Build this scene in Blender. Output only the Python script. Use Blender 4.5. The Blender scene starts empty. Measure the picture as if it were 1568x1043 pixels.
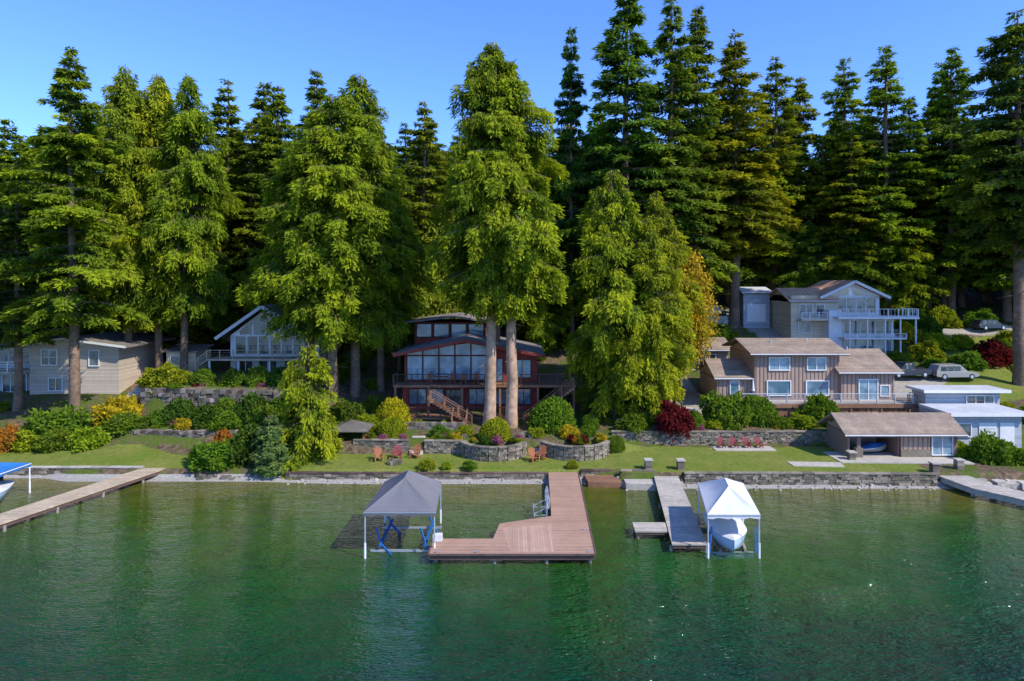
import bpy, math, random
import numpy as np
from mathutils import Vector, Matrix
random.seed(7)
sc = bpy.context.scene
sc.view_settings.view_transform='Standard'; sc.view_settings.look='None'; sc.view_settings.exposure=0
COL = sc.collection

# ------------------------------------------------------------------ materials
def newmat(name):
    m=bpy.data.materials.new(name); m.use_nodes=True
    nt=m.node_tree; nt.nodes.clear()
    out=nt.nodes.new('ShaderNodeOutputMaterial')
    return m,nt,out
def N(nt,t,**kw):
    n=nt.nodes.new(t)
    for k,v in kw.items():
        if k in n.inputs: n.inputs[k].default_value=v
        else: setattr(n,k,v)
    return n
def mixc(nt,fac,a,b,bt='MIX'):
    n=nt.nodes.new('ShaderNodeMix'); n.data_type='RGBA'; n.blend_type=bt
    for idx,v in ((0,fac),(6,a),(7,b)):
        if isinstance(v,(int,float)): n.inputs[idx].default_value=v
        elif isinstance(v,tuple): n.inputs[idx].default_value=(v[0],v[1],v[2],1)
        else: nt.links.new(v,n.inputs[idx])
    return n.outputs[2]
def math_(nt,op,a,b=None,clamp=False):
    n=nt.nodes.new('ShaderNodeMath'); n.operation=op; n.use_clamp=clamp
    for i,v in ((0,a),(1,b)):
        if v is None: continue
        if isinstance(v,(int,float)): n.inputs[i].default_value=v
        else: nt.links.new(v,n.inputs[i])
    return n.outputs[0]
def mrange(nt,v,a,b,c,d):
    n=nt.nodes.new('ShaderNodeMapRange'); nt.links.new(v,n.inputs[0])
    for i,x in enumerate((a,b,c,d)): n.inputs[i+1].default_value=x
    return n.outputs[0]
def surf(name,col,var=0.25,scale=3.0,rough=0.75,bump=0.2,tone=0.5,metal=0.0,stripe=None,spec=0.4,moss=0.0):
    m,nt,out=newmat(name)
    p=N(nt,'ShaderNodeBsdfPrincipled',Roughness=rough,Metallic=metal)
    p.inputs['Specular IOR Level'].default_value=spec
    tc=N(nt,'ShaderNodeTexCoord')
    n1=N(nt,'ShaderNodeTexNoise',Scale=scale,Detail=5.0,Roughness=0.65); nt.links.new(tc.outputs['Object'],n1.inputs['Vector'])
    n2=N(nt,'ShaderNodeTexNoise',Scale=scale*0.17,Detail=2.0); nt.links.new(tc.outputs['Object'],n2.inputs['Vector'])
    at=N(nt,'ShaderNodeAttribute',attribute_name='tone')
    a=mrange(nt,n1.outputs[0],0.25,0.75,1-var,1+var)
    b=mrange(nt,n2.outputs[0],0.3,0.7,1-var*0.6,1+var*0.6)
    c=mrange(nt,at.outputs['Fac'],0,1,1-tone,1+tone)
    f=math_(nt,'MULTIPLY',math_(nt,'MULTIPLY',a,b),c)
    hgt=n1.outputs[0]
    if stripe:
        ax,per=stripe
        sx=N(nt,'ShaderNodeSeparateXYZ'); nt.links.new(tc.outputs['Object'],sx.inputs[0])
        q=math_(nt,'FRACT',math_(nt,'DIVIDE',sx.outputs['XYZ'.index(ax)],per))
        line=math_(nt,'GREATER_THAN',q,0.1)
        idn=math_(nt,'FLOOR',math_(nt,'DIVIDE',sx.outputs['XYZ'.index(ax)],per))
        wn=N(nt,'ShaderNodeTexWhiteNoise'); wn.noise_dimensions='1D'; nt.links.new(idn,wn.inputs['W'])
        f=math_(nt,'MULTIPLY',f,mrange(nt,line,0,1,0.55,1.0))
        f=math_(nt,'MULTIPLY',f,mrange(nt,wn.outputs[0],0,1,0.86,1.12))
    vm=nt.nodes.new('ShaderNodeVectorMath'); vm.operation='SCALE'
    vm.inputs[0].default_value=col; nt.links.new(f,vm.inputs['Scale'])
    co_=vm.outputs[0]
    if moss:
        n3=N(nt,'ShaderNodeTexNoise',Scale=0.9,Detail=5.0,Roughness=0.7); nt.links.new(tc.outputs['Object'],n3.inputs['Vector'])
        co_=mixc(nt,mrange(nt,n3.outputs[0],.45,.62,0,moss),co_,(0.07,0.09,0.025))
    nt.links.new(co_,p.inputs['Base Color'])
    if bump>.1:
        bp=N(nt,'ShaderNodeBump',Strength=bump,Distance=0.03); nt.links.new(hgt,bp.inputs['Height']); nt.links.new(bp.outputs[0],p.inputs['Normal'])
    nt.links.new(p.outputs[0],out.inputs[0])
    return m
M={}
M['bark']=surf('bark',(0.22,0.14,0.09),0.5,2.5,0.95,0.9,moss=.3)
M['bark_pale']=surf('bark_pale',(0.46,0.30,0.19),0.5,1.6,0.95,1.0)
M['deck']=surf('composite_decking',(0.44,0.265,0.18),0.12,4,0.7,0.15,0.25,stripe=('Y',0.15),spec=.2)
M['deck2']=surf('composite_decking_inlay',(0.50,0.315,0.22),0.1,4,0.7,0.15,0.25,stripe=('X',0.15),spec=.2)
M['greydeck']=surf('weathered_planks',(0.47,0.41,0.33),0.25,4,0.85,0.25,0.25,stripe=('Y',0.16))
M['tandeck']=surf('tan_planks',(0.52,0.40,0.26),0.22,4,0.85,0.25,0.25,stripe=('Y',0.16))
M['fascia']=surf('dock_fascia',(0.13,0.075,0.055),0.3,4,0.8)
M['pile']=surf('wood_pile',(0.30,0.25,0.19),0.4,4,0.9,0.5)
M['alu']=surf('aluminium',(0.62,0.64,0.66),0.08,6,0.35,0.05,metal=0.6)
M['bluepaint']=surf('blue_paint',(0.02,0.13,0.38),0.15,5,0.4,0.05)
M['greyfabric']=surf('grey_canvas',(0.165,0.157,0.16),0.10,1.2,0.8,0.12,0.4)
M['whitefabric']=surf('white_canvas',(0.70,0.69,0.68),0.08,1.5,0.75,0.12,0.2)
M['white']=surf('white_paint',(0.78,0.75,0.70),0.1,3,0.55,0.08)
M['gel']=surf('gelcoat',(0.50,0.62,0.74),0.06,3,0.2,0.02)
M['red']=surf('red_cedar_siding',(0.30,0.05,0.032),0.25,3,0.75,0.2,stripe=('X',0.22))
M['brown']=surf('brown_stain',(0.25,0.125,0.065),0.3,4,0.8,0.2)
M['darkbrown']=surf('dark_timber',(0.085,0.052,0.038),0.3,4,0.8,0.2)
M['tan']=surf('tan_siding',(0.41,0.28,0.20),0.1,3,0.8,0.12)
M['tandark']=surf('tan_trim',(0.24,0.16,0.12),0.12,3,0.8,0.12)
M['beige']=surf('beige_siding',(0.56,0.45,0.34),0.1,3,0.8,0.12,stripe=('Z',0.2))
M['cream']=surf('cream_siding',(0.72,0.58,0.38),0.1,3,0.8,0.12,stripe=('Z',0.2))
M['greysiding']=surf('blue_grey_siding',(0.43,0.45,0.46),0.1,3,0.75,0.12,stripe=('Z',0.2))
M['roofgrey']=surf('grey_shingles',(0.25,0.21,0.18),0.3,6,0.9,0.5,stripe=('Y',0.25),moss=.25)
M['roofbrown']=surf('brown_shingles',(0.33,0.24,0.17),0.3,6,0.9,0.5,stripe=('Y',0.25),moss=.15)
M['rooforange']=surf('terracotta_roof',(0.66,0.36,0.20),0.2,6,0.85,0.4,stripe=('X',0.3))
M['roofwhite']=surf('pale_membrane_roof',(0.54,0.54,0.53),0.16,2,0.7,0.1)
M['block']=surf('concrete_block',(0.25,0.20,0.15),0.35,5,0.95,0.8,0.55,moss=.5)
M['rock']=surf('rubble_rock',(0.20,0.165,0.135),0.45,3,0.95,0.9,0.55,moss=.6)
M['concrete']=surf('concrete',(0.49,0.435,0.35),0.22,2.5,0.9,0.25,0.2,moss=.12)
M['chair']=surf('cedar_red_chair',(0.38,0.13,0.05),0.15,5,0.7,0.1)
M['redchair']=surf('red_chair',(0.26,0.04,0.04),0.15,5,0.6,0.1)
M['black']=surf('black_rubber',(0.02,0.02,0.02),0.2,5,0.7,0.05)
M['carwhite']=surf('car_paint_white',(0.66,0.66,0.66),0.03,3,0.25,0.0)
M['carsilver']=surf('car_paint_silver',(0.30,0.29,0.26),0.03,3,0.28,0.0)
M['cardark']=surf('car_paint_dark',(0.03,0.035,0.045),0.03,3,0.2,0.0)
M['lamp']=surf('headlamp',(0.7,0.7,0.65),0.05,3,0.2,0.0)
M['tarp']=surf('blue_tarp',(0.03,0.16,0.42),0.15,3,0.5,0.2)
def glassmat(name,c,c2):
    m,nt,out=newmat(name)
    p=N(nt,'ShaderNodeBsdfPrincipled',Roughness=0.06); p.inputs['Specular IOR Level'].default_value=1.0
    p.inputs['IOR'].default_value=1.7
    tc=N(nt,'ShaderNodeTexCoord')
    n=N(nt,'ShaderNodeTexNoise',Scale=0.7,Detail=2.0); nt.links.new(tc.outputs['Object'],n.inputs['Vector'])
    f=mrange(nt,n.outputs[0],0.4,0.6,0,1)
    nt.links.new(mixc(nt,f,c,c2),p.inputs['Base Color'])
    nt.links.new(p.outputs[0],out.inputs[0]); return m
M['glass']=glassmat('window_glass',(0.02,0.03,0.035),(0.12,0.15,0.16))
M['glassblue']=glassmat('window_glass_pale',(0.08,0.17,0.22),(0.24,0.36,0.42))

def leafmat():
    m,nt,out=newmat('foliage')
    oi=N(nt,'ShaderNodeObjectInfo'); at=N(nt,'ShaderNodeAttribute',attribute_name='tone')
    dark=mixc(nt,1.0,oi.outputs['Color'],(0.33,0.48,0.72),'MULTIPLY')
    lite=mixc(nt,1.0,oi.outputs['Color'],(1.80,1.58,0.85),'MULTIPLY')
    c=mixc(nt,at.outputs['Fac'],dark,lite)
    d=N(nt,'ShaderNodeBsdfDiffuse'); t=N(nt,'ShaderNodeBsdfTranslucent')
    nt.links.new(c,d.inputs[0]); nt.links.new(mixc(nt,1.0,c,(1.4,1.35,0.5),'MULTIPLY'),t.inputs[0])
    mx=N(nt,'ShaderNodeMixShader'); mx.inputs[0].default_value=0.34
    nt.links.new(d.outputs[0],mx.inputs[1]); nt.links.new(t.outputs[0],mx.inputs[2])
    nt.links.new(mx.outputs[0],out.inputs[0]); return m
M['leaf']=leafmat()

# ------------------------------------------------------------------ mesh helpers
def mesh_np(name,verts,faces4,tone,mats,midx=None,smooth=False):
    me=bpy.data.meshes.new(name)
    v=np.asarray(verts,dtype=np.float32)
    tot=sum(f.shape[0] for f in faces4); loops=np.concatenate([f.ravel() for f in faces4]).astype(np.int32)
    sizes=np.concatenate([np.full(f.shape[0],f.shape[1]) for f in faces4])
    starts=np.concatenate([[0],np.cumsum(sizes)[:-1]]).astype(np.int32)
    me.vertices.add(len(v)); me.vertices.foreach_set('co',v.ravel())
    me.loops.add(len(loops)); me.loops.foreach_set('vertex_index',loops)
    me.polygons.add(tot); me.polygons.foreach_set('loop_start',starts)
    for m in mats: me.materials.append(m)
    if midx is not None: me.polygons.foreach_set('material_index',np.asarray(midx,dtype=np.int32))
    me.update(calc_edges=True)
    if tone is not None:
        a=me.attributes.new('tone','FLOAT','POINT'); a.data.foreach_set('value',np.asarray(tone,dtype=np.float32))
    if smooth: me.polygons.foreach_set('use_smooth',[True]*tot)
    me.validate()
    return me
def put(name,me,loc=(0,0,0),rot=(0,0,0),scale=(1,1,1),parent=None,color=None):
    o=bpy.data.objects.new(name,me); COL.objects.link(o)
    o.location=loc; o.rotation_euler=rot; o.scale=scale
    if parent: o.parent=parent
    if color: o.color=(*color,1)
    return o
def empty(name,loc=(0,0,0),rz=0):
    o=bpy.data.objects.new(name,None); COL.objects.link(o); o.location=loc; o.rotation_euler=(0,0,rz); o.empty_display_size=0.5
    return o
BF=[(0,3,2,1),(4,5,6,7),(0,1,5,4),(1,2,6,5),(2,3,7,6),(3,0,4,7)]
class G:
    def __init__(s,name,loc=None,rz=0,bevel=0,sc=1.0):
        s.name=name; s.loc=loc; s.rz=rz; s.p={}; s.bevel=bevel; s.rng=random.Random(name); s.sc=sc
    def add(s,part,mat,verts,faces,tone=None,smooth=False):
        k=part
        d=s.p.setdefault(k,dict(m=mat,v=[],f=[],t=[],s=smooth))
        b=len(d['v']); t=s.rng.random() if tone is None else tone
        d['v']+= [tuple(v) for v in verts]; d['f']+=[tuple(i+b for i in f) for f in faces]; d['t']+=[t]*len(verts)
    def box(s,part,mat,x0,x1,y0,y1,z0,z1,tone=0.5):
        s.add(part,mat,[(x0,y0,z0),(x1,y0,z0),(x1,y1,z0),(x0,y1,z0),(x0,y0,z1),(x1,y0,z1),(x1,y1,z1),(x0,y1,z1)],BF,tone)
    def beam(s,part,mat,p0,p1,w,h=None,tone=0.5):
        h=h or w; p0=Vector(p0); p1=Vector(p1); d=(p1-p0).normalized()
        up=Vector((0,0,1)) if abs(d.z)<0.95 else Vector((0,1,0))
        sd=d.cross(up).normalized()*w/2; u=sd.normalized().cross(d).normalized()*h/2
        vs=[]
        for p in (p0,p1): vs+=[p-sd-u,p+sd-u,p+sd+u,p-sd+u]
        s.add(part,mat,vs,[(0,1,2,3),(7,6,5,4),(0,4,5,1),(1,5,6,2),(2,6,7,3),(3,7,4,0)],tone)
    def cyl(s,part,mat,p0,p1,r0,r1=None,n=10,tone=0.5):
        r1=r0 if r1 is None else r1; p0=Vector(p0); p1=Vector(p1); d=(p1-p0).normalized()
        a=d.orthogonal().normalized(); b=d.cross(a); vs=[]
        for p,r in ((p0,r0),(p1,r1)):
            for i in range(n):
                t=2*math.pi*i/n; vs.append(p+a*math.cos(t)*r+b*math.sin(t)*r)
        s.add(part,mat,vs,[(i,(i+1)%n,n+(i+1)%n,n+i) for i in range(n)]+[tuple(range(n))[::-1],tuple(range(n,2*n))],tone)
    def ring(s,part,mat,c,ax,R,r,n=20):
        c=Vector(c); ax=Vector(ax).normalized(); a=ax.orthogonal().normalized(); b=ax.cross(a); vs=[];fs=[]
        for i in range(n):
            t=2*math.pi*i/n; rad=a*math.cos(t)+b*math.sin(t)
            for k in range(5):
                q=2*math.pi*k/5; vs.append(c+rad*(R+r*math.cos(q))+ax*r*math.sin(q))
        for i in range(n):
            for k in range(5):
                fs.append((i*5+k,i*5+(k+1)%5,((i+1)%n)*5+(k+1)%5,((i+1)%n)*5+k))
        s.add(part,mat,vs,fs,0.5)
    def slab(s,part,mat,pts,th,tone=0.5):
        n=len(pts); vs=[tuple(p) for p in pts]+[(p[0],p[1],p[2]-th) for p in pts]
        s.add(part,mat,vs,[tuple(range(n)),tuple(range(2*n-1,n-1,-1))]+[(i,i+n,(i+1)%n+n,(i+1)%n) for i in range(n)],tone)
    def win(s,x0,x1,z0,z1,y,nx=1,nz=1,fr='white',gl='glass',fw=0.09,part='windows'):
        s.box(part+'_glass',M[gl],x0,x1,y-0.03,y+0.02,z0,z1,s.rng.random())
        f=fw; P=part+'_frames'; m=M[fr]
        s.box(P,m,x0-f,x1+f,y-0.09,y+0.01,z1,z1+f); s.box(P,m,x0-f,x1+f,y-0.11,y+0.01,z0-f,z0)
        s.box(P,m,x0-f,x0,y-0.088,y+0.01,z0,z1); s.box(P,m,x1,x1+f,y-0.088,y+0.01,z0,z1)
        for i in range(1,nx):
            x=x0+(x1-x0)*i/nx; s.box(P,m,x-f*.4,x+f*.4,y-0.075,y+0.01,z0,z1)
        for i in range(1,nz):
            z=z0+(z1-z0)*i/nz; s.box(P,m,x0,x1,y-0.07,y+0.01,z-f*.35,z+f*.35)
    def rail(s,p0,p1,h=1.0,mat='darkbrown',post=1.6,bal=0.0,lines=5,part='deck_railing'):
        p0=Vector(p0);p1=Vector(p1);L=(p1-p0).length;n=max(1,round(L/post));m=M[mat]
        u=Vector((0,0,1))
        for i in range(n+1):
            q=p0.lerp(p1,i/n); s.beam(part,m,q,q+u*h,0.1)
        s.beam(part,m,p0+u*(h+.03),p1+u*(h+.03),0.12,0.06)
        if bal:
            k=int(L/bal)
            for i in range(k): q=p0.lerp(p1,(i+.5)/k); s.beam(part+'_balusters',m,q+u*.08,q+u*h,0.035)
            s.beam(part,m,p0+u*.1,p1+u*.1,0.06)
        else:
            for i in range(1,lines+1): s.beam(part,m,p0+u*(h*i/(lines+1)),p1+u*(h*i/(lines+1)),0.03)
    def stairs(s,p0,p1,w,mat,n=None,part='stairs',rail=None):
        p0=Vector(p0);p1=Vector(p1);n=n or max(2,round((p1.z-p0.z)/0.18)); d=(p1-p0); dh=Vector((d.x,d.y,0)); L=dh.length; dh.normalize(); sd=Vector((-dh.y,dh.x,0))*w/2
        for i in range(n):
            a=p0+dh*(L*i/n); b=p0+dh*(L*(i+1)/n); z1=p0.z+(d.z)*(i+1)/n; z0=z1-0.18-0.02
            vs=[]
            for z in (z0,z1):
                for q in (a-sd,b-sd,b+sd,a+sd): vs.append((q.x,q.y,z))
            s.add(part,mat,vs,BF,None)
        if rail:
            for sg in (-1,1):
                s.rail(p0+sd*sg,p1+sd*sg,0.95,rail,1.5,0,3,part='stair_railing')
    def finish(s):
        allv=[v for d in s.p.values() for v in d['v']]
        if s.loc is None:
            xs=[v[0] for v in allv];ys=[v[1] for v in allv];zs=[v[2] for v in allv]
            piv=Vector(((min(xs)+max(xs))/2,(min(ys)+max(ys))/2,min(zs)))
            e=empty(s.name,piv); off=piv
        else:
            e=empty(s.name,s.loc,s.rz); off=Vector((0,0,0)); e.scale=(s.sc,)*3
        for k,d in s.p.items():
            me=bpy.data.meshes.new(k); me.from_pydata([(v[0]-off.x,v[1]-off.y,v[2]-off.z) for v in d['v']],[],d['f'])
            me.materials.append(d['m']); a=me.attributes.new('tone','FLOAT','POINT'); a.data.foreach_set('value',d['t'])
            me.update()
            if d['s']: me.polygons.foreach_set('use_smooth',[True]*len(me.polygons))
            o=bpy.data.objects.new(k,me); COL.objects.link(o); o.parent=e
            if s.bevel:
                b=o.modifiers.new('b','BEVEL'); b.width=s.bevel; b.segments=2; b.limit_method='ANGLE'
        return e

# ------------------------------------------------------------------ terrain
def sm(x,a,b):
    t=np.clip((x-a)/(b-a),0,1); return t*t*(3-2*t)
PL=([-200,40,54.5,56.3,56.5,62,64,68.3,69.3,80,95,110,140,250,900],[-6,-2,-.15,.15,.6,1.2,2.3,3.0,5.4,5.8,8.5,11.5,17,26,40])
PC=([-200,40,53.5,55.7,55.9,60.6,61.2,66,71,78,90,105,140,250,900],[-6,-2,-.15,.12,.8,.95,1.95,2.2,3.0,4.8,7.2,10.5,18,28,40])
PR=([-200,40,53,54.3,54.5,62.8,63.4,70,71,79,84,90,96,105,140,250,900],[-6,-2,-.1,.15,.95,1.15,2.4,3.0,3.2,4.3,5.4,6.9,9,10.8,18,28,40])
def H(x,y):
    x=np.asarray(x,float);y=np.asarray(y,float)
    l=np.interp(y,*PL);c=np.interp(y,*PC);r=np.interp(y,*PR)
    ll=np.interp(y,[-200,40,55.5,56.9,57.1,64,74,80,95,110,140,250,900],[-6,-2,-.15,.1,.6,1.2,3.6,5.0,8.5,11.5,17,26,40])
    w0=sm(x,-39,-36); l=ll*(1-w0)+l*w0
    w1=sm(x,-23,-13) ; z=l*(1-w1)+c*w1
    yw=np.clip((y-60)/1.5,0,1)
    w2=sm(x,8.2,9.0)*(1-yw)+sm(x,7.5,13)*yw
    z=z*(1-w2)+r*w2
    n=0.25*np.sin(x*.31+y*.17)*np.sin(y*.23-x*.11)+.12*np.sin(x*.9+1.3)*np.sin(y*.8)
    return z+n*np.clip((y-64)/14,0,1)
def h1(x,y): return float(H(x,y))
xs=np.concatenate([np.linspace(-1500,-130,18),np.arange(-120,-62,4),np.arange(-62,76,0.5),np.arange(76,140,4),np.linspace(150,1500,18)])
ys=np.concatenate([np.linspace(-600,40,10),np.arange(44,52,2),np.arange(52,72,0.2),np.arange(72,112,0.6),np.arange(112,200,6),np.linspace(205,1600,16)])
X,Y=np.meshgrid(xs,ys); Z=H(X,Y)
nx,ny=len(xs),len(ys)
idx=np.arange(nx*ny).reshape(ny,nx)
F=np.stack([idx[:-1,:-1].ravel(),idx[:-1,1:].ravel(),idx[1:,1:].ravel(),idx[1:,:-1].ravel()],1)
V=np.stack([X.ravel(),Y.ravel(),Z.ravel()],1)
lawn=np.zeros_like(X)
lawn=np.maximum(lawn,((X<-27)&(Y>57)&(Y<64.5-0.25*np.clip(X+45,0,20)+.5*np.sin(X*.7))).astype(float))
lawn=np.maximum(lawn,((X>-19)&(X<8.6)&(Y>56.0)&(Y<60.6)).astype(float))
lawn=np.maximum(lawn,((X>8.9)&(X<34)&(Y>54.7)&(Y<62.3+.25*np.sin(X))).astype(float))
lawn=np.maximum(lawn,((X>44)&(X<75)&(Y>73)&(Y<84)).astype(float))
lawn=np.maximum(lawn,((X>55)&(X<80)&(Y>84)&(Y<94+1.5*np.sin(X*.4))).astype(float))
path=np.zeros_like(X)
path=np.maximum(path,((X>39)&(X<46+(Y-74)*.8)&(Y>74)&(Y<81.5)).astype(float))
path=np.maximum(path,((X>54)&(X<80)&(np.abs(Y-96.5-.05*(X-54))<1.3)).astype(float))
cx=np.interp(Y,[78,84,92,100,106,125],[41,38.5,37.5,36,33,26]); path=np.maximum(path,((np.abs(X-cx)<2.7)&(Y>76)&(Y<125)).astype(float))
path=np.maximum(path,((X>15)&(X<21)&(Y>66)&(Y<84)).astype(float))
me=mesh_np('ground',V,[F],None,[],smooth=True)
for nm,a in (('lawn',lawn),('path',path)):
    at=me.attributes.new(nm,'FLOAT','POINT'); at.data.foreach_set('value',a.ravel().astype(np.float32))
m,nt,out=newmat('ground')
p=N(nt,'ShaderNodeBsdfPrincipled',Roughness=0.95); p.inputs['Specular IOR Level'].default_value=0.15
tc=N(nt,'ShaderNodeTexCoord'); O=tc.outputs['Object']
def nz(s,d=4.0,r=.6):
    n=N(nt,'ShaderNodeTexNoise',Scale=s,Detail=d,Roughness=r); nt.links.new(O,n.inputs['Vector']); return n.outputs[0]
n1,n2,n3=nz(0.35),nz(3.0),nz(14.0)
soil=mixc(nt,mrange(nt,n2,.35,.65,0,1),(0.08,0.055,0.03),(0.26,0.18,0.11))
under=mixc(nt,mrange(nt,n3,.35,.65,0,1),(0.05,0.09,0.012),(0.15,0.19,0.03))
wild=mixc(nt,mrange(nt,n1,.44,.56,0,1),soil,under)
gr=mixc(nt,mrange(nt,n3,.3,.7,0,1),(0.11,0.165,0.016),(0.24,0.30,0.040))
gr=mixc(nt,mrange(nt,n1,.35,.65,0,.75),gr,(0.29,0.27,0.065))
gr=mixc(nt,mrange(nt,n2,.48,.7,0,.65),gr,(0.075,0.13,0.014))
al=N(nt,'ShaderNodeAttribute',attribute_name='lawn'); ap=N(nt,'ShaderNodeAttribute',attribute_name='path')
lf=math_(nt,'GREATER_THAN',math_(nt,'ADD',al.outputs['Fac'],mrange(nt,n2,.3,.7,-.3,.3)),.5)
c=mixc(nt,lf,wild,gr)
c=mixc(nt,ap.outputs['Fac'],c,mixc(nt,mrange(nt,n2,.3,.7,0,1),(0.38,0.33,0.26),(0.52,0.46,0.37)))
sx=N(nt,'ShaderNodeSeparateXYZ'); nt.links.new(O,sx.inputs[0])
beach=mixc(nt,mrange(nt,n3,.35,.65,0,1),(0.24,0.21,0.17),(0.60,0.56,0.48))
c=mixc(nt,mrange(nt,sx.outputs[2],.3,.36,1,0),c,beach)
nt.links.new(c,p.inputs['Base Color'])
bp=N(nt,'ShaderNodeBump',Strength=0.9,Distance=0.14); nt.links.new(n3,bp.inputs['Height']); nt.links.new(bp.outputs[0],p.inputs['Normal'])
nt.links.new(p.outputs[0],out.inputs[0])
me.materials.append(m); put('ground',me)

# ------------------------------------------------------------------ water
m,nt,out=newmat('lake_water')
p=N(nt,'ShaderNodeBsdfPrincipled',Roughness=0.03,IOR=1.33); p.inputs['Specular IOR Level'].default_value=.48
tc=N(nt,'ShaderNodeTexCoord'); O=tc.outputs['Object']
sx=N(nt,'ShaderNodeSeparateXYZ'); nt.links.new(O,sx.inputs[0])
def wn(scale,sxy,rot,det=3.0,dist=0.0,r=.55):
    mp=N(nt,'ShaderNodeMapping'); mp.inputs['Rotation'].default_value=(0,0,rot); mp.inputs['Scale'].default_value=(sxy[0],sxy[1],1)
    nt.links.new(O,mp.inputs[0]); n=N(nt,'ShaderNodeTexNoise',Scale=scale,Detail=det,Roughness=r,Distortion=dist); nt.links.new(mp.outputs[0],n.inputs['Vector']); return n.outputs[0]
big=wn(0.09,(1,1),0,3.0); med=wn(0.5,(1,1),0,5.0,.4)
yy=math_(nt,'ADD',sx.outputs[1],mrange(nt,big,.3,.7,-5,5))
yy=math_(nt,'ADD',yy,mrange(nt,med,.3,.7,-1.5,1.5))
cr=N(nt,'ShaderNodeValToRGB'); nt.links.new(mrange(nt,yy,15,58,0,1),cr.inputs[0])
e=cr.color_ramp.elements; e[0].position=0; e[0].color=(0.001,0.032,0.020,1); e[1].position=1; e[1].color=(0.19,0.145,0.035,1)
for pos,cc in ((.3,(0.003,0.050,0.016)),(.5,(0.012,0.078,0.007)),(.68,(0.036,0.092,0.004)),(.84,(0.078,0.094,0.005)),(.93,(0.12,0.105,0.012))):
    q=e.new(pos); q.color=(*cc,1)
patch=mixc(nt,mrange(nt,med,.45,.6,0,.6),cr.outputs[0],mixc(nt,1.0,cr.outputs[0],(.5,.64,.6),'MULTIPLY'))
nt.links.new(patch,p.inputs['Base Color'])
w1=wn(0.8,(0.6,1.3),.35,1.0,.5); w2=wn(2.9,(0.5,1.5),-.28,1.5,.6); w3=wn(7.5,(0.6,1.4),.2,1.0,.3); cal=wn(0.035,(1,1.6),.4,2.0)
cre=math_(nt,'POWER',math_(nt,'SUBTRACT',1.0,math_(nt,'MULTIPLY',math_(nt,'ABSOLUTE',math_(nt,'SUBTRACT',w2,.5)),2.2),True),1.6)
hh=math_(nt,'ADD',math_(nt,'MULTIPLY',w1,1.3),math_(nt,'ADD',math_(nt,'MULTIPLY',cre,.6),math_(nt,'ADD',math_(nt,'MULTIPLY',w2,1.0),math_(nt,'MULTIPLY',w3,.34))))
amp=mrange(nt,sx.outputs[1],30,57,1.0,0.12)
amp=math_(nt,'MULTIPLY',amp,mrange(nt,cal,.38,.60,.55,1.1),True)
bp=N(nt,'ShaderNodeBump',Distance=0.85); nt.links.new(hh,bp.inputs['Height']); nt.links.new(amp,bp.inputs['Strength']); nt.links.new(bp.outputs[0],p.inputs['Normal'])
nt.links.new(p.outputs[0],out.inputs[0])
me=bpy.data.meshes.new('lake_water'); me.from_pydata([(-1500,-600,0),(1500,-600,0),(1500,60,0),(-1500,60,0)],[],[(0,1,2,3)]); me.materials.append(m)
put('lake_water',me)

# ------------------------------------------------------------------ foliage generators
UP=np.array([0,0,1.0])
def kites(P,D,S,l,w):
    a=P; b=P+D*l[:,None]*.5+S*w[:,None]*.5; c=P+D*l[:,None]; d=P+D*l[:,None]*.5-S*w[:,None]*.5
    b[:,2]+=-w*.15; d[:,2]+=-w*.15
    return np.stack([a,b,c,d],1).reshape(-1,3)
def tube(pts,rad,n=8):
    vs=[];fs=[]
    for (x,y,z),r in zip(pts,rad):
        for i in range(n):
            t=2*math.pi*i/n; vs.append((x+r*math.cos(t),y+r*math.sin(t),z))
    for k in range(len(pts)-1):
        for i in range(n): fs.append((k*n+i,k*n+(i+1)%n,(k+1)*n+(i+1)%n,(k+1)*n+i))
    return np.array(vs),np.array(fs)
FIR=([0,.08,.22,.5,.75,.9,1],[.5,.85,1,.76,.47,.21,.03])
CED=([0,.1,.28,.55,.76,.9,1],[.42,.75,1,.9,.62,.34,.05])
LOW=([0,.12,.35,.6,.8,.93,1],[.45,.75,1,.82,.52,.25,.05])
WEEP=([0,.15,.4,.7,.9,1],[.9,1,.85,.55,.25,.05])
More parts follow.
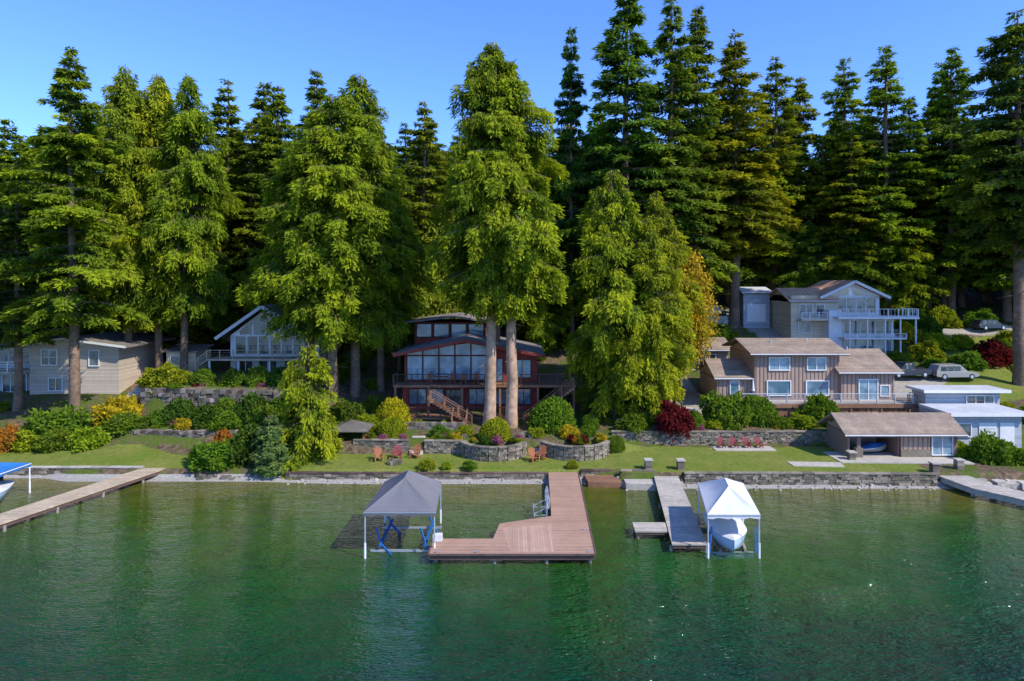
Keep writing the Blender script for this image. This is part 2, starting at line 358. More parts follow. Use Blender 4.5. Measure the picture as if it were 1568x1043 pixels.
def conifer(name,seed,Ht,R,cb,nb,nleaf,prof,up,droop,hang,ll,lw,bark,layered=0,tr=0.5,gap=0.1,flat=.6,wd=.30,lv=(.72,1.12),stubs=0,down=.15):
    r=np.random.default_rng(seed)
    n=nb; t=np.sort(r.random(n)**1.05)
    z=cb*Ht+t*(Ht*(1-cb))*.99
    if layered: z=np.round(z/layered)*layered+r.normal(0,layered*.14,n)
    t=np.clip((z-cb*Ht)/(Ht*(1-cb)),0,1)
    az=r.random(n)*2*np.pi
    ph=r.random(3)*6
    L=R*np.interp(t,*prof)*(lv[0]+(lv[1]-lv[0])*r.random(n))*(1+.2*np.sin(az*2+z*.35+ph[0])+.16*np.sin(az*3-z*.8+ph[1]))
    L=np.maximum(L,.25); keep=r.random(n)>gap; t,z,az,L=t[keep],z[keep],az[keep],L[keep]
    upb=up+(.5*t)
    w=L**1.25; w/=w.sum()
    bi=r.choice(len(L),size=nleaf,p=w)
    s=.12+.88*r.random(nleaf)**.62
    Lb=L[bi]; a=az[bi]; d=np.stack([np.cos(a),np.sin(a),0*a],1); pr=np.stack([-np.sin(a),np.cos(a),0*a],1)
    tw=np.floor(s*9)/9+ .02*r.normal(0,1,nleaf); u=(r.random(nleaf)*2-1); wid=(wd*Lb*(1.08-s)+.2)
    s=.5*s+.5*(tw+np.abs(u)*.10)
    hg=r.random(nleaf)**1.5*hang*(.4+.6*s)
    P=d*(s*Lb)[:,None]+pr*(u*wid)[:,None]; P[:,2]=z[bi]+upb[bi]*s*Lb-droop*Lb*s*s-hg-np.abs(u)*wid*.25
    D=d*(.65*r.random(nleaf)+.25)[:,None]+pr*(u*.7)[:,None]-UP*((1-flat)*1.4*r.random(nleaf)+down)[:,None]+r.normal(0,.25,(nleaf,3))
    D/=np.linalg.norm(D,axis=1)[:,None]
    nn=UP*flat+d*(1-flat)*.9+r.normal(0,.38,(nleaf,3)); S=np.cross(D,nn); S/=np.linalg.norm(S,axis=1)[:,None]+1e-6
    l=ll*(.6+.8*r.random(nleaf)); ww=lw*(.6+.8*r.random(nleaf))
    kv=kites(P,D,S,l,ww)
    bt=r.normal(0,.18,len(L))
    tone=np.clip(.06+.64*s**2+bt[bi]+r.normal(0,.12,nleaf)-hg/max(hang,.01)*.14,0,1)  # new growth paler at tips; crown shade painted into darker inner leaves
    kt=np.repeat(tone,4); kf=np.arange(nleaf*4).reshape(-1,4)
    k=14; zz=np.linspace(-1.0,Ht*.985,k); bx=np.cumsum(r.normal(0,.05,k)); by=np.cumsum(r.normal(0,.05,k)); bx[0]=by[0]=0
    rad=tr*(1-np.clip(zz/Ht,0,1))**.8+.03; rad[0]=tr*1.25
    tv,tf=tube(list(zip(bx,by,zz)),rad,10)
    lv_=[];lf=[]
    items=[(az[i],z[i],L[i],upb[i],droop) for i in range(len(L))]+[(r.random()*6.28,cb*Ht*(.45+.55*r.random()),.5+1.6*r.random(),-.05,.15) for _ in range(stubs)]
    for (a_,z_,L_,u_,dr_) in items:
        dd=np.array([math.cos(a_),math.sin(a_),0]); pp=np.array([-dd[1],dd[0],0]); b0=.02+.018*L_
        base=len(lv_)
        for s_,rr_ in ((0,b0),(.5,b0*.6),(.95,.012)):
            c=dd*L_*s_; c=c+UP*(z_+u_*s_*L_-dr_*L_*s_*s_-.03)
            for q in range(3):
                an=q*2.094; lv_.append(c+pp*math.cos(an)*rr_+UP*math.sin(an)*rr_)
        for g in range(2):
            for q in range(3): lf.append((base+g*3+q,base+g*3+(q+1)%3,base+g*3+3+(q+1)%3,base+g*3+3+q))
    lv_=np.array(lv_);lf=np.array(lf)
    V=np.concatenate([kv,tv,lv_]); o1=len(kv);o2=o1+len(tv)
    F=[np.concatenate([kf,tf+o1,lf+o2])]
    T=np.concatenate([kt,np.full(len(tv)+len(lv_),.5)])
    mi=np.concatenate([np.zeros(len(kf)),np.ones(len(tf)+len(lf))])
    return mesh_np(name,V,F,T,[M['leaf'],bark],mi)
def leafball(name,seed,nleaf,lump=.25,ll=.16,lw=.12,tight=False):
    r=np.random.default_rng(seed); d=r.normal(0,1,(nleaf,3)); d[:,2]=np.abs(d[:,2])*1.0-.25*r.random(nleaf)
    d/=np.linalg.norm(d,axis=1)[:,None]
    ph=r.random(6)*6
    rr=1+lump*(np.sin(d[:,0]*4+ph[0])*np.sin(d[:,1]*4+ph[1])+.6*np.sin(d[:,2]*7+d[:,0]*6+ph[2])+.5*np.sin(d[:,1]*11+ph[3])*np.sin(d[:,0]*12+ph[4]))
    q=r.random(nleaf)**(.3 if not tight else .12); q=.35+.65*q
    P=d*(rr*q)[:,None]
    D=d*.5+r.normal(0,.6,(nleaf,3)); D/=np.linalg.norm(D,axis=1)[:,None]
    nn=d+r.normal(0,.5,(nleaf,3)); S=np.cross(D,nn); S/=np.linalg.norm(S,axis=1)[:,None]+1e-6
    kv=kites(P,D,S,ll*(.6+.8*r.random(nleaf)),lw*(.6+.8*r.random(nleaf)))
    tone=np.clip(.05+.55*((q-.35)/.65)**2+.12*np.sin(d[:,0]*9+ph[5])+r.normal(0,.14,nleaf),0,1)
    tv,tf=tube([(0,0,-1.0),(0.02,0,0),(0,0.02,.5)],[.1,.07,.03],6)
    V=np.concatenate([kv,tv]);F=[np.concatenate([np.arange(nleaf*4).reshape(-1,4),tf+len(kv)])]
    return mesh_np(name,V,F,np.concatenate([np.repeat(tone,4),np.full(len(tv),.5)]),[M['leaf'],M['bark']],np.concatenate([np.zeros(nleaf),np.ones(len(tf))]))
def broadleaf(name,seed,Ht,R,nl=12000):
    r=np.random.default_rng(seed); V=[];Fq=[];T=[];mi=[];off=0
    tv,tf=tube([(0,0,-.8),(.1,0,Ht*.2),(.15,.1,Ht*.45),(0,.1,Ht*.8)],[.28,.2,.13,.04],8)
    V.append(tv);Fq.append(tf);T.append(np.full(len(tv),.5));mi.append(np.ones(len(tf)));off=len(tv)
    K=26; cs=[]
    for k in range(K):
        zz=Ht*(.28+.68*(k+.5)/K); rad=R*math.sin(math.pi*min(.97,max(.08,(zz/Ht-.18)/.86)))**.8
        a=k*2.4+r.normal(0,.3); c=np.array([math.cos(a)*rad*.62,math.sin(a)*rad*.62,zz]); cs.append((c,R*(.25+.2*r.random())))
        p0=np.array([.1,.05,max(Ht*.2,zz-rad*.7)]); tv,tf=tube([tuple(p0),tuple((p0+c)/2+[0,0,.1]),tuple(c)],[.07,.045,.015],4)
        V.append(tv);Fq.append(tf+off);T.append(np.full(len(tv),.5));mi.append(np.ones(len(tf)));off+=len(tv)
    n=nl//K
    for c,rad in cs:
        d=r.normal(0,1,(n,3)); d/=np.linalg.norm(d,axis=1)[:,None]; q=r.random(n)**.4
        P=c+d*(rad*q*(.75+.5*r.random(n)))[:,None]*np.array([1.1,1.1,.8])
        D=d*.4+r.normal(0,.6,(n,3)); D/=np.linalg.norm(D,axis=1)[:,None]; S=np.cross(D,d+UP*.5+r.normal(0,.5,(n,3))); S/=np.linalg.norm(S,axis=1)[:,None]+1e-6
        kv=kites(P,D,S,.28*(.6+.8*r.random(n)),.22*(.6+.8*r.random(n)))
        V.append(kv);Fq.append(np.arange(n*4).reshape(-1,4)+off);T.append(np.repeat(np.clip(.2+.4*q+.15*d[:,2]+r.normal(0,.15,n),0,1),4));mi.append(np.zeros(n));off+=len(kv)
    return mesh_np(name,np.concatenate(V),[np.concatenate(Fq)],np.concatenate(T),[M['leaf'],M['bark']],np.concatenate(mi))

TH=40.0
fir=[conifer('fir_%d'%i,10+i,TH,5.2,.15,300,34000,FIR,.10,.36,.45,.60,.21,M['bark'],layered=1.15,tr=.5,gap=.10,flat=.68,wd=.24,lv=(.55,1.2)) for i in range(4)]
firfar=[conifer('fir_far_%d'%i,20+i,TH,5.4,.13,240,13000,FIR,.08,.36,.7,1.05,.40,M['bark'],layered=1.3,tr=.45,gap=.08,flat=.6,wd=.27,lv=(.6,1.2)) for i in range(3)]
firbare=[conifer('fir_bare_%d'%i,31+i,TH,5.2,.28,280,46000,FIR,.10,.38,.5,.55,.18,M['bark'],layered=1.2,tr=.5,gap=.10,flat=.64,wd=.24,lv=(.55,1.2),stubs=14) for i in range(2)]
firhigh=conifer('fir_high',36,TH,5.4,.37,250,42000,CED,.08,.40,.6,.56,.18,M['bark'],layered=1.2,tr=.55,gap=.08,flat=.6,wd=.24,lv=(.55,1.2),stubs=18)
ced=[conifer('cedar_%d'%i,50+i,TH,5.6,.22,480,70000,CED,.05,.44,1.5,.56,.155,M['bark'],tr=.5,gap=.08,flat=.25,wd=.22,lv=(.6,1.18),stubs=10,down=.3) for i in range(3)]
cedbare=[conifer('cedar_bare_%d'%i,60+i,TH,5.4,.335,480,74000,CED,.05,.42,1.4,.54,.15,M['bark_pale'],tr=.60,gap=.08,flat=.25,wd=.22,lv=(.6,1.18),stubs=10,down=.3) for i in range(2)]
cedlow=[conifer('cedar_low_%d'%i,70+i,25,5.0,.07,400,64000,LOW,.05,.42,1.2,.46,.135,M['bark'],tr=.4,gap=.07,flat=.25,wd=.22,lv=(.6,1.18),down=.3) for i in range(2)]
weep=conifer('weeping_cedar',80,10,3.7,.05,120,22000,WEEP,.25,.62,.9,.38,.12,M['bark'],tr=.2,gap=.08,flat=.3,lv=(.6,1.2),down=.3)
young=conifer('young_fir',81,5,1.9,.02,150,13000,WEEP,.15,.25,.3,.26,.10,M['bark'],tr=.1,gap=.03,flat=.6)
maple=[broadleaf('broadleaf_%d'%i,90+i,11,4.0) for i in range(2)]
shr=[leafball('shrub_%d'%i,100+i,3600,.22,.19,.12) for i in range(3)]
ball=leafball('clipped_shrub',110,5000,.05,.12,.09,True)
FC=(0.145,0.215,0.028); FCD=(0.095,0.165,0.034); CC=(0.195,0.262,0.024); CY=(0.245,0.288,0.022)
rr=random.Random(3)
def tree(name,me,th,x,y,zt,R,R0,col,tilt=(0,0),parent=None,sink=0.2):
    zb=h1(x,y)-sink; s=(zt-zb)/th; k=R/R0
    j=lambda c:tuple(v*(1+rr.uniform(-.10,.10)) for v in c)
    if tilt==(0,0): tilt=(rr.uniform(-.012,.012),rr.uniform(-.012,.012))
    return put(name,me,(x,y,zb),(tilt[0],tilt[1],rr.uniform(0,6.28)),(k,k,s),parent,j(col))
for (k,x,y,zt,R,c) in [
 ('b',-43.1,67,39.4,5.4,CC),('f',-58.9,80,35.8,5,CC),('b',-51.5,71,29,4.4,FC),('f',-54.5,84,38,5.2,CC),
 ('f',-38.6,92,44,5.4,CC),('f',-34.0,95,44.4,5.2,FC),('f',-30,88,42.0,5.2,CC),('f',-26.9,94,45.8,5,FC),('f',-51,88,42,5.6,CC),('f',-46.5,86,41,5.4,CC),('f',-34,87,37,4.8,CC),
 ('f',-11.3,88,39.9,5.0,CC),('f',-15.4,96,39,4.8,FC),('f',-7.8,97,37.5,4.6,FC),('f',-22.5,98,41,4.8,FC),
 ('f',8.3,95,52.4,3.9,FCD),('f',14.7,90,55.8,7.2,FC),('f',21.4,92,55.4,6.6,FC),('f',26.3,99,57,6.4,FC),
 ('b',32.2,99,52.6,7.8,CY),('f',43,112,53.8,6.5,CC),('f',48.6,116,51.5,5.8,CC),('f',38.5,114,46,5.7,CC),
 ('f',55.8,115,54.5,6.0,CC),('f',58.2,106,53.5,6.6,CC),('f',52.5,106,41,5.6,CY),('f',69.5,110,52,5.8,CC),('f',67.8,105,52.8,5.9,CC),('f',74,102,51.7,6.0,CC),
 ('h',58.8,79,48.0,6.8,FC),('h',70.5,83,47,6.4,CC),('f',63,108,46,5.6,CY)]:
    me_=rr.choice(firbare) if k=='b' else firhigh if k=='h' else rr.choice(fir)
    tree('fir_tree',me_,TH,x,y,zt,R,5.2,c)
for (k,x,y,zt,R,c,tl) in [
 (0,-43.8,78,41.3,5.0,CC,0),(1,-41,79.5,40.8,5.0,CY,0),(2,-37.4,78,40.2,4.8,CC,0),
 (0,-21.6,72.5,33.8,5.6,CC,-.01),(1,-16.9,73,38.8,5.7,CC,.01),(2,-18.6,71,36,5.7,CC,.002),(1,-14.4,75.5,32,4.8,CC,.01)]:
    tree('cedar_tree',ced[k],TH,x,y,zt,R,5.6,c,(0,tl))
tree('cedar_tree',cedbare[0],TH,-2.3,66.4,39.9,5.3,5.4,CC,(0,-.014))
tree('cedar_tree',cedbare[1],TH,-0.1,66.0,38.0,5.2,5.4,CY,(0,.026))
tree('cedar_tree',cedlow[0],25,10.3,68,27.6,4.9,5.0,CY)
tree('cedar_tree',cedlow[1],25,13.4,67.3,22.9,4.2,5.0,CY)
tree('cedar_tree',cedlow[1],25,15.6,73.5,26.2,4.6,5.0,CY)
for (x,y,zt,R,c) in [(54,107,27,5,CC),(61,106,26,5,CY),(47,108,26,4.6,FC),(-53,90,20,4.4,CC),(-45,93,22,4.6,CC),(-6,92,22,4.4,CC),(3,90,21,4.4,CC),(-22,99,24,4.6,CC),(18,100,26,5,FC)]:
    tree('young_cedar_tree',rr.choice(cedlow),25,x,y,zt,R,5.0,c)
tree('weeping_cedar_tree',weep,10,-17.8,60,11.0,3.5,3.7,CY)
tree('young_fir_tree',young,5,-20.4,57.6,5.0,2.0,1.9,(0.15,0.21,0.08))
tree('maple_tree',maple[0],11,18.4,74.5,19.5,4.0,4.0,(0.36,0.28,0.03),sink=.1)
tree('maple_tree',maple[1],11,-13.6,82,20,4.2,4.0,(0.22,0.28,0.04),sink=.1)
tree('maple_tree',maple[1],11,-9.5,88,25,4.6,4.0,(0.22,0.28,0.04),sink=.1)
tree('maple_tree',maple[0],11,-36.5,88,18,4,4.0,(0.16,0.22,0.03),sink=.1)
df=empty('distant_forest',(0,120,12))
def skyl(x,y): return 16.3+(y/1045)*(250 if x<5 else 275)
for row,yb in enumerate((102,112,125)):
    x=-112+row*2.9
    while x<125:
        y=yb+rr.uniform(-3.5,3.5); xx=x+rr.uniform(-1.5,1.5)
        x+=rr.uniform(5.2,7.6)
        if yb<108 and 28<xx<76: continue
        zb=h1(xx,y); zt=min(zb+rr.uniform(25,37),skyl(xx,y)*rr.uniform(.82,1.03))
        k_=rr.uniform(.95,1.3)
        put('tree',rr.choice(firfar),(xx,y-120,zb-12.2),(0,0,rr.uniform(0,6.28)),(k_,k_,(zt-zb)/TH),df,tuple(v*rr.uniform(.85,1.2) for v in rr.choice([FC,FC,CC,CC,FCD])))
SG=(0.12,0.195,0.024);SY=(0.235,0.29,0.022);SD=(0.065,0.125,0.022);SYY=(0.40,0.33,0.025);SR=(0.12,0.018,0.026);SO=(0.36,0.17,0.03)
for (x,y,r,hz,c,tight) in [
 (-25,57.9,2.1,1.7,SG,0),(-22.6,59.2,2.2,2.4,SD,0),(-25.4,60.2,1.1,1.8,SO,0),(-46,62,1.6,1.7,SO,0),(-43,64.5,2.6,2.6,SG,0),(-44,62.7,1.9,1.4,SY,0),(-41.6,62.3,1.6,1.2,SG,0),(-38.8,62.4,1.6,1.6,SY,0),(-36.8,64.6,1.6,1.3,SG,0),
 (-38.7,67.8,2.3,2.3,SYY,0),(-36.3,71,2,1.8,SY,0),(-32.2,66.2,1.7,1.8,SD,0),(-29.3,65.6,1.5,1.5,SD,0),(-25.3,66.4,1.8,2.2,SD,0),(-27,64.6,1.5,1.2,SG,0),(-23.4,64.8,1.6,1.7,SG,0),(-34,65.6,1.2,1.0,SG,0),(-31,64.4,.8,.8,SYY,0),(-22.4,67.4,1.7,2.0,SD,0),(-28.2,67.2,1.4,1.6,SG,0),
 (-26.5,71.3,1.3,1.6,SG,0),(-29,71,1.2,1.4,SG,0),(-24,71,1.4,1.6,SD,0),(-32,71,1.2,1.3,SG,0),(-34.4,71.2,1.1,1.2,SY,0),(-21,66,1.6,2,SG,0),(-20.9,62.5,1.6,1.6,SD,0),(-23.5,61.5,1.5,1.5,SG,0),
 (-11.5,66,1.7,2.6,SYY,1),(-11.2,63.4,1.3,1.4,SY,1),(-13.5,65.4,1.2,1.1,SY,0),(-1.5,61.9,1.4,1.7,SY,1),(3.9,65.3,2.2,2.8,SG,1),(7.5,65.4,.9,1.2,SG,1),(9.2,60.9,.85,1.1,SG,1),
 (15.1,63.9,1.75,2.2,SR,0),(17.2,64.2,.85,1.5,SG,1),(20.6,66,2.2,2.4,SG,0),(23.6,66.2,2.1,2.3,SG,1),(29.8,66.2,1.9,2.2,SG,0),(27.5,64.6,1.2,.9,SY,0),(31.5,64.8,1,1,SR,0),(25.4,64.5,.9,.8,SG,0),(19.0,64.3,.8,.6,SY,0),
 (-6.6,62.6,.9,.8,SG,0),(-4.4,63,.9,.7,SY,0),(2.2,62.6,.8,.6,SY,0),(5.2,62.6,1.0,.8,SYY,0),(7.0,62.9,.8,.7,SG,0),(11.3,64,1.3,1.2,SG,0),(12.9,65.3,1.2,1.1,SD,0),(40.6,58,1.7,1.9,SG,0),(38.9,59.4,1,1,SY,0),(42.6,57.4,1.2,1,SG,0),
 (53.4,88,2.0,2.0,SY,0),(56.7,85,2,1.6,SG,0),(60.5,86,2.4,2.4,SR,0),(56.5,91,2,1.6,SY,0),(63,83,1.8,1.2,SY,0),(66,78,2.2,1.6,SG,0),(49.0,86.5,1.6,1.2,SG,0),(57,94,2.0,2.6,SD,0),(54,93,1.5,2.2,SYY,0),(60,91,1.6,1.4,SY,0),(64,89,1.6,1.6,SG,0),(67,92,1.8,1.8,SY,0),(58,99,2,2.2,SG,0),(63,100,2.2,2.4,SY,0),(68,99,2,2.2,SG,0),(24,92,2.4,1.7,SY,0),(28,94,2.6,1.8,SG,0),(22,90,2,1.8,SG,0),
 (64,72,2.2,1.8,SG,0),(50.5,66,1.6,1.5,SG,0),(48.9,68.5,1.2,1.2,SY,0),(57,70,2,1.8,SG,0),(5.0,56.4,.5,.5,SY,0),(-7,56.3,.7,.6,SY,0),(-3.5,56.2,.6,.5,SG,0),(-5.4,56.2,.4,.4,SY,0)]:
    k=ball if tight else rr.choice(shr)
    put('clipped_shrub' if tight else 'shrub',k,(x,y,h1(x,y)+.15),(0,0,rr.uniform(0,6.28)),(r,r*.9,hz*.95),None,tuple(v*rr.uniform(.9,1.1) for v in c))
HOUSES=[(-60,-41,73,86),(-36,-21,72,92),(-41,-34,77,84),(-13,8,66.5,84),(19.5,41,66.5,80),(36,55,86,104),(39,50,60,73),(28,40,57,64),(38,57,73,82.5),(31,42,78,120),(15,21,66,84),(20,28,82,91),(55,78,84,98)]
ug=empty('undergrowth',(0,80,4))
for i in range(330):
    x=rr.uniform(-64,76); y=64.8+rr.random()**.9*38
    if any(a-.6<x<b+.6 and c-1<y<d+.5 for a,b,c,d in HOUSES): continue
    if x>44 and 73<y<84 and rr.random()<.8: continue
    r=rr.uniform(.5,1.7); c=rr.choice([SG,SG,SD,SY,SG,SG,SG,SY,SR if rr.random()<.15 else SG])
    put('shrub_clump',rr.choice(shr),(x,y-80,h1(x,y)-4+.05),(0,0,rr.uniform(0,6.28)),(r,r,r*rr.uniform(.5,1.1)),ug,tuple(v*rr.uniform(.8,1.15) for v in c))
fb=empty('flower_border',(0,62,2))
for i in range(95):
    seg=rr.choice([(-14,-9,61.5,61.9),(-7.5,-4.2,61.3,62.4),(-3.8,.8,60.2,61.2),(3.4,8,60.3,61.4),(9.5,29,63.6,64.4),(-36,-26,64.2,65.2),(-36,-22,69.9,70.8),(-12,-5,65.8,66.4),(9,19,66,67)])
    x=rr.uniform(seg[0],seg[1]); y=rr.uniform(seg[2],seg[3]); r=rr.uniform(.22,.5)
    z=max(h1(x,y),2.0 if seg[2] in(60.2,60.3) else -9)
    put('border_plant',rr.choice(shr),(x,y-62,z-2+.02),(0,0,rr.uniform(0,6.28)),(r,r,r*rr.uniform(.6,1.3)),fb,rr.choice([SG,SY,SYY,SD,SG,SR,SO,(0.35,0.12,0.25)]))

# ------------------------------------------------------------------ walls, steps
def wallpath(name,pts,hz,mat,bw,bh,thick=.4,jit=.03,cap=None):
    g=G(name); rg=random.Random(name+str(pts[0]))
    P=[Vector((p[0],p[1])) for p in pts]
    z0f=[p[2] for p in pts]
    for i in range(len(P)-1):
        a,b=P[i],P[i+1]; L=(b-a).length; d=(b-a)/L; nrm=Vector((d.y,-d.x))
        za,zb=z0f[i],z0f[i+1]; n=max(1,round(L/bw)); rows=max(1,round(hz/bh))
        for r in range(rows):
            off=rg.uniform(.2,.8) if r%2 else 0
            for k in range(-1 if off else 0,n):
                s0=max(0,(k+off)/n*L)+.015; s1=min(L,(k+1+off)/n*L)-.015
                if s1-s0<.05: continue
                zz=za+(zb-za)*((s0+s1)/2/L)+r*hz/rows; j=rg.uniform(-jit,jit)*1.4; hh=hz/rows-.02
                q=[a+d*s0+nrm*(thick/2+j),a+d*s1+nrm*(thick/2+j),a+d*s1-nrm*thick/2,a+d*s0-nrm*thick/2]
                vs=[(v.x+rg.uniform(-jit,jit),v.y+rg.uniform(-jit,jit),zz+rg.uniform(-jit,jit)*.5) for v in q]+[(v.x+rg.uniform(-jit,jit),v.y+rg.uniform(-jit,jit),zz+hh+rg.uniform(-jit,jit)*.5) for v in q]
                g.add('stones',mat,vs,BF,rg.random())
        q=[a+nrm*(thick/2-.08),b+nrm*(thick/2-.08),b-nrm*(thick/2-.03),a-nrm*(thick/2-.03)]
        g.add('core',M['darkbrown'],[(q[0].x,q[0].y,za-.5),(q[1].x,q[1].y,zb-.5),(q[2].x,q[2].y,zb-.5),(q[3].x,q[3].y,za-.5),(q[0].x,q[0].y,za+hz-.05),(q[1].x,q[1].y,zb+hz-.05),(q[2].x,q[2].y,zb+hz-.05),(q[3].x,q[3].y,za+hz-.05)],BF,.5)
        if cap:
            nn=max(1,round(L/.9))
            for k in range(nn):
                pa=a+d*(L*k/nn+.01); pb=a+d*(L*(k+1)/nn-.01); z0=za+(zb-za)*(k+.5)/nn; hz_=hz+.07+rg.uniform(-.008,.008)
                q=[pa+nrm*(thick/2+.05),pb+nrm*(thick/2+.05),pb-nrm*(thick/2+.05),pa-nrm*(thick/2+.05)]
                g.slab('cap',cap,[(v.x,v.y,z0+hz_) for v in q],.08,rg.random())
    g.finish()
wallpath('seawall',[(-62,57.0,0),(-30.8,57.0,0)],.72,M['block'],.6,.24,cap=M['concrete'])
wallpath('seawall',[(-18.5,55.8,.05),(3.0,55.8,.05)],.55,M['block'],.7,.28,cap=M['fascia'])
wallpath('seawall',[(5.6,55.9,.05),(8.7,56.2,.05)],.7,M['block'],.7,.26,cap=M['fascia'])
wallpath('seawall',[(13.7,54.4,.1),(24,54.3,.1),(33.6,54.1,.1)],.88,M['block'],.5,.22,.4,cap=M['block'])
wallpath('seawall',[(8.8,55.2,.1),(11.5,55.0,.1)],.85,M['block'],.5,.22,.4,cap=M['block'])
def arc(cx,cy,r,a0,a1,n,z): return [(cx+r*math.cos(math.radians(a0+(a1-a0)*i/n)),cy+r*math.sin(math.radians(a0+(a1-a0)*i/n)),z) for i in range(n+1)]
wallpath('retaining_wall',[(-14.2,61.2,.9),(-9.2,60.9,.9)],1.15,M['block'],.42,.19,.4,cap=M['block'])
wallpath('retaining_wall',[(-7.8,60.8,.9),(-4.2,60.7,.9)]+arc(-1.6,61.2,2.9,200,340,9,.9),1.15,M['block'],.42,.19,.4,cap=M['block'])
wallpath('retaining_wall',arc(5.6,61.6,3.1,200,345,9,.9),1.15,M['block'],.42,.19,.4,cap=M['block'])
wallpath('retaining_wall',[(9.2,63.2,1.1),(14.5,63.0,1.1),(27.0,63.1,1.1),(29.5,63.1,1.1)],1.25,M['block'],.42,.19,.4,cap=M['block'])
wallpath('retaining_wall',[(10,65.4,2.4),(19,65.6,2.4)],.7,M['block'],.42,.19,.4)
wallpath('rubble_stone_wall',[(-37.5,69.3,2.9),(-32,68.9,2.8),(-24,68.8,2.7),(-20,69.2,2.7)],2.6,M['rock'],.62,.42,.7,.09)
wallpath('rubble_stone_wall',[(-36.5,63.9,1.1),(-30,63.4,1.1),(-25.5,63.6,1.1)],1.3,M['rock'],.55,.36,.6,.08)
wallpath('retaining_wall',[(-12.5,65.4,2.1),(-4.5,65.0,2.1)],.7,M['rock'],.5,.3,.5,.05)
wallpath('retaining_wall',[(27.5,99.5,9.0),(33.0,99.3,9.0)],2.2,M['concrete'],1.2,.5,.5)
g=G('garden_steps'); g.stairs((3.0,60.2,.9),(2.2,62.6,2.1),1.5,M['concrete']); g.finish()
g=G('garden_steps'); g.stairs((-8.5,60.2,.9),(-8.5,62.5,2.1),1.2,M['concrete']); g.finish()
g=G('garden_steps'); g.stairs((-37.6,64.5,1.3),(-39,69,4.0),1.6,M['concrete']); g.stairs((-39,69,4.0),(-38.5,73,5.6),1.6,M['concrete']); g.finish()
g=G('garden_steps'); g.stairs((30.6,62.5,1.2),(32.8,65.8,3.0),1.6,M['concrete']); g.finish()
for x,y in ((11.1,55.6),(13.7,55.5),(33.8,54.6),(36.4,55.6),(28.9,58.1)):
    g=G('stone_gate_pillar')
    for k in range(6): g.box('stones',M['block'],x-.27,x+.27,y-.27,y+.27,.5+k*.2,.685+k*.2,rr.random())
    g.box('core',M['darkbrown'],x-.24,x+.24,y-.24,y+.24,.2,1.68)
    g.box('cap',M['concrete'],x-.34,x+.34,y-.34,y+.34,1.69,1.79); g.finish()
def flat(name,pts,z,mat,th=.15):
    g=G(name); g.slab('slab',mat,[(x,y,z) for x,y in pts],th); g.finish()
flat('concrete_patio',[(18.2,60.9),(23.6,60.9),(23.6,62.5),(18.2,62.5)],1.17,M['concrete'])
flat('concrete_walkway',[(23.2,56.3),(27.3,56.0),(27.6,57.4),(23.2,57.6)],1.05,M['concrete'])
flat('concrete_patio',[(27.6,57.2),(38.5,56.8),(38.5,63.6),(27.6,63.6)],1.1,M['concrete'],.4)
flat('gravel_patio',[(6.0,53.9),(8.6,53.7),(8.7,55.8),(5.9,55.9)],.42,M['brown'],.5)
flat('concrete_walkway',[(8.9,53.2),(11.2,53.0),(11.4,54.7),(8.9,54.9)],.5,M['concrete'],.6)
def rocks(name,n,fx,rmin,rmax,mat,seed):
    g=G(name); rg=random.Random(seed)
    for i in range(n):
        x,y,z=fx(rg); r=rg.uniform(rmin,rmax)
        vs=[(x+a*r*rg.uniform(.6,1),y+b*r*rg.uniform(.6,1),z+r*.4+c*r*rg.uniform(.5,.9)) for a,b,c in ((-1,-1,-1),(1,-1,-1),(1,1,-1),(-1,1,-1),(-1,-1,1),(1,-1,1),(1,1,1),(-1,1,1))]
        g.add('rocks',mat,vs,BF,rg.random())
    g.finish()
def f1(rg): x=rg.uniform(37.2,52); return x,54.5-(x-37)*.1+rg.uniform(-.8,.9),.1
rocks('shore_riprap',150,f1,.15,.42,M['concrete'],5)
def f2(rg): x=rg.uniform(-20,-26); return x,56.2+rg.uniform(-.5,.5),.05
rocks('shore_rocks',30,f2,.1,.3,M['rock'],6)
def f3(rg): x=rg.uniform(-18,33); y=(55.2 if x<8.7 else 53.6)+rg.uniform(-.6,.3); return x,y,h1(x,y)
rocks('beach_pebbles',160,f3,.05,.13,M['concrete'],8)
def f4(rg): x=rg.uniform(-6.5,3); return x,62.6+rg.uniform(-.8,.8),2.0
rocks('garden_rocks',16,f4,.15,.35,M['rock'],9)
# ------------------------------------------------------------------ docks
g=G('main_dock')
outl=[(-4.8,39.1),(4.8,39.1),(5.45,56.6),(3.0,56.6),(2.62,45.5),(-.8,44.1),(-1.15,41.5),(-4.8,41.5)]
g.slab('decking',M['deck'],[(x,y,.62) for x,y in outl],.06)
ins=[(-4.72,39.18),(4.72,39.18),(5.37,56.5),(3.08,56.5),(2.7,45.4),(-.74,44.02),(-1.1,41.44),(-4.72,41.44)]
g.slab('fascia',M['fascia'],[(x,y,.555) for x,y in ins],.28)
g.slab('decking_inlay',M['deck2'],[(-.15,39.5,.626),(2.42,39.5,.626),(2.55,44.0,.626),(-.6,43.3,.626)],.02)
for a,b in ((outl[0],outl[1]),(outl[1],outl[2]),(outl[7],outl[0])):
    g.beam('edge_trim',M['fascia'],(*a,.60),(*b,.60),.1,.09)
for x,y in [(-4.4,39.5),(-1,39.4),(2,39.4),(4.5,39.5),(-4.4,41.2),(4.6,45),(2.8,46),(5,50),(3,50),(5.1,54),(-.6,43.6)]:
    g.cyl('piles',M['pile'],(x,y,-2),(x,y,.3),.11)
for x,y in [(-4.3,39.35),(-2,39.35),(4.5,39.4),(4.6,43),(-4.3,41.3)]: g.box('mooring_cleats',M['alu'],x-.16,x+.16,y-.03,y+.03,.68,.72); g.box('mooring_cleats',M['alu'],x-.05,x+.05,y-.025,y+.025,.625,.68)
g.finish()
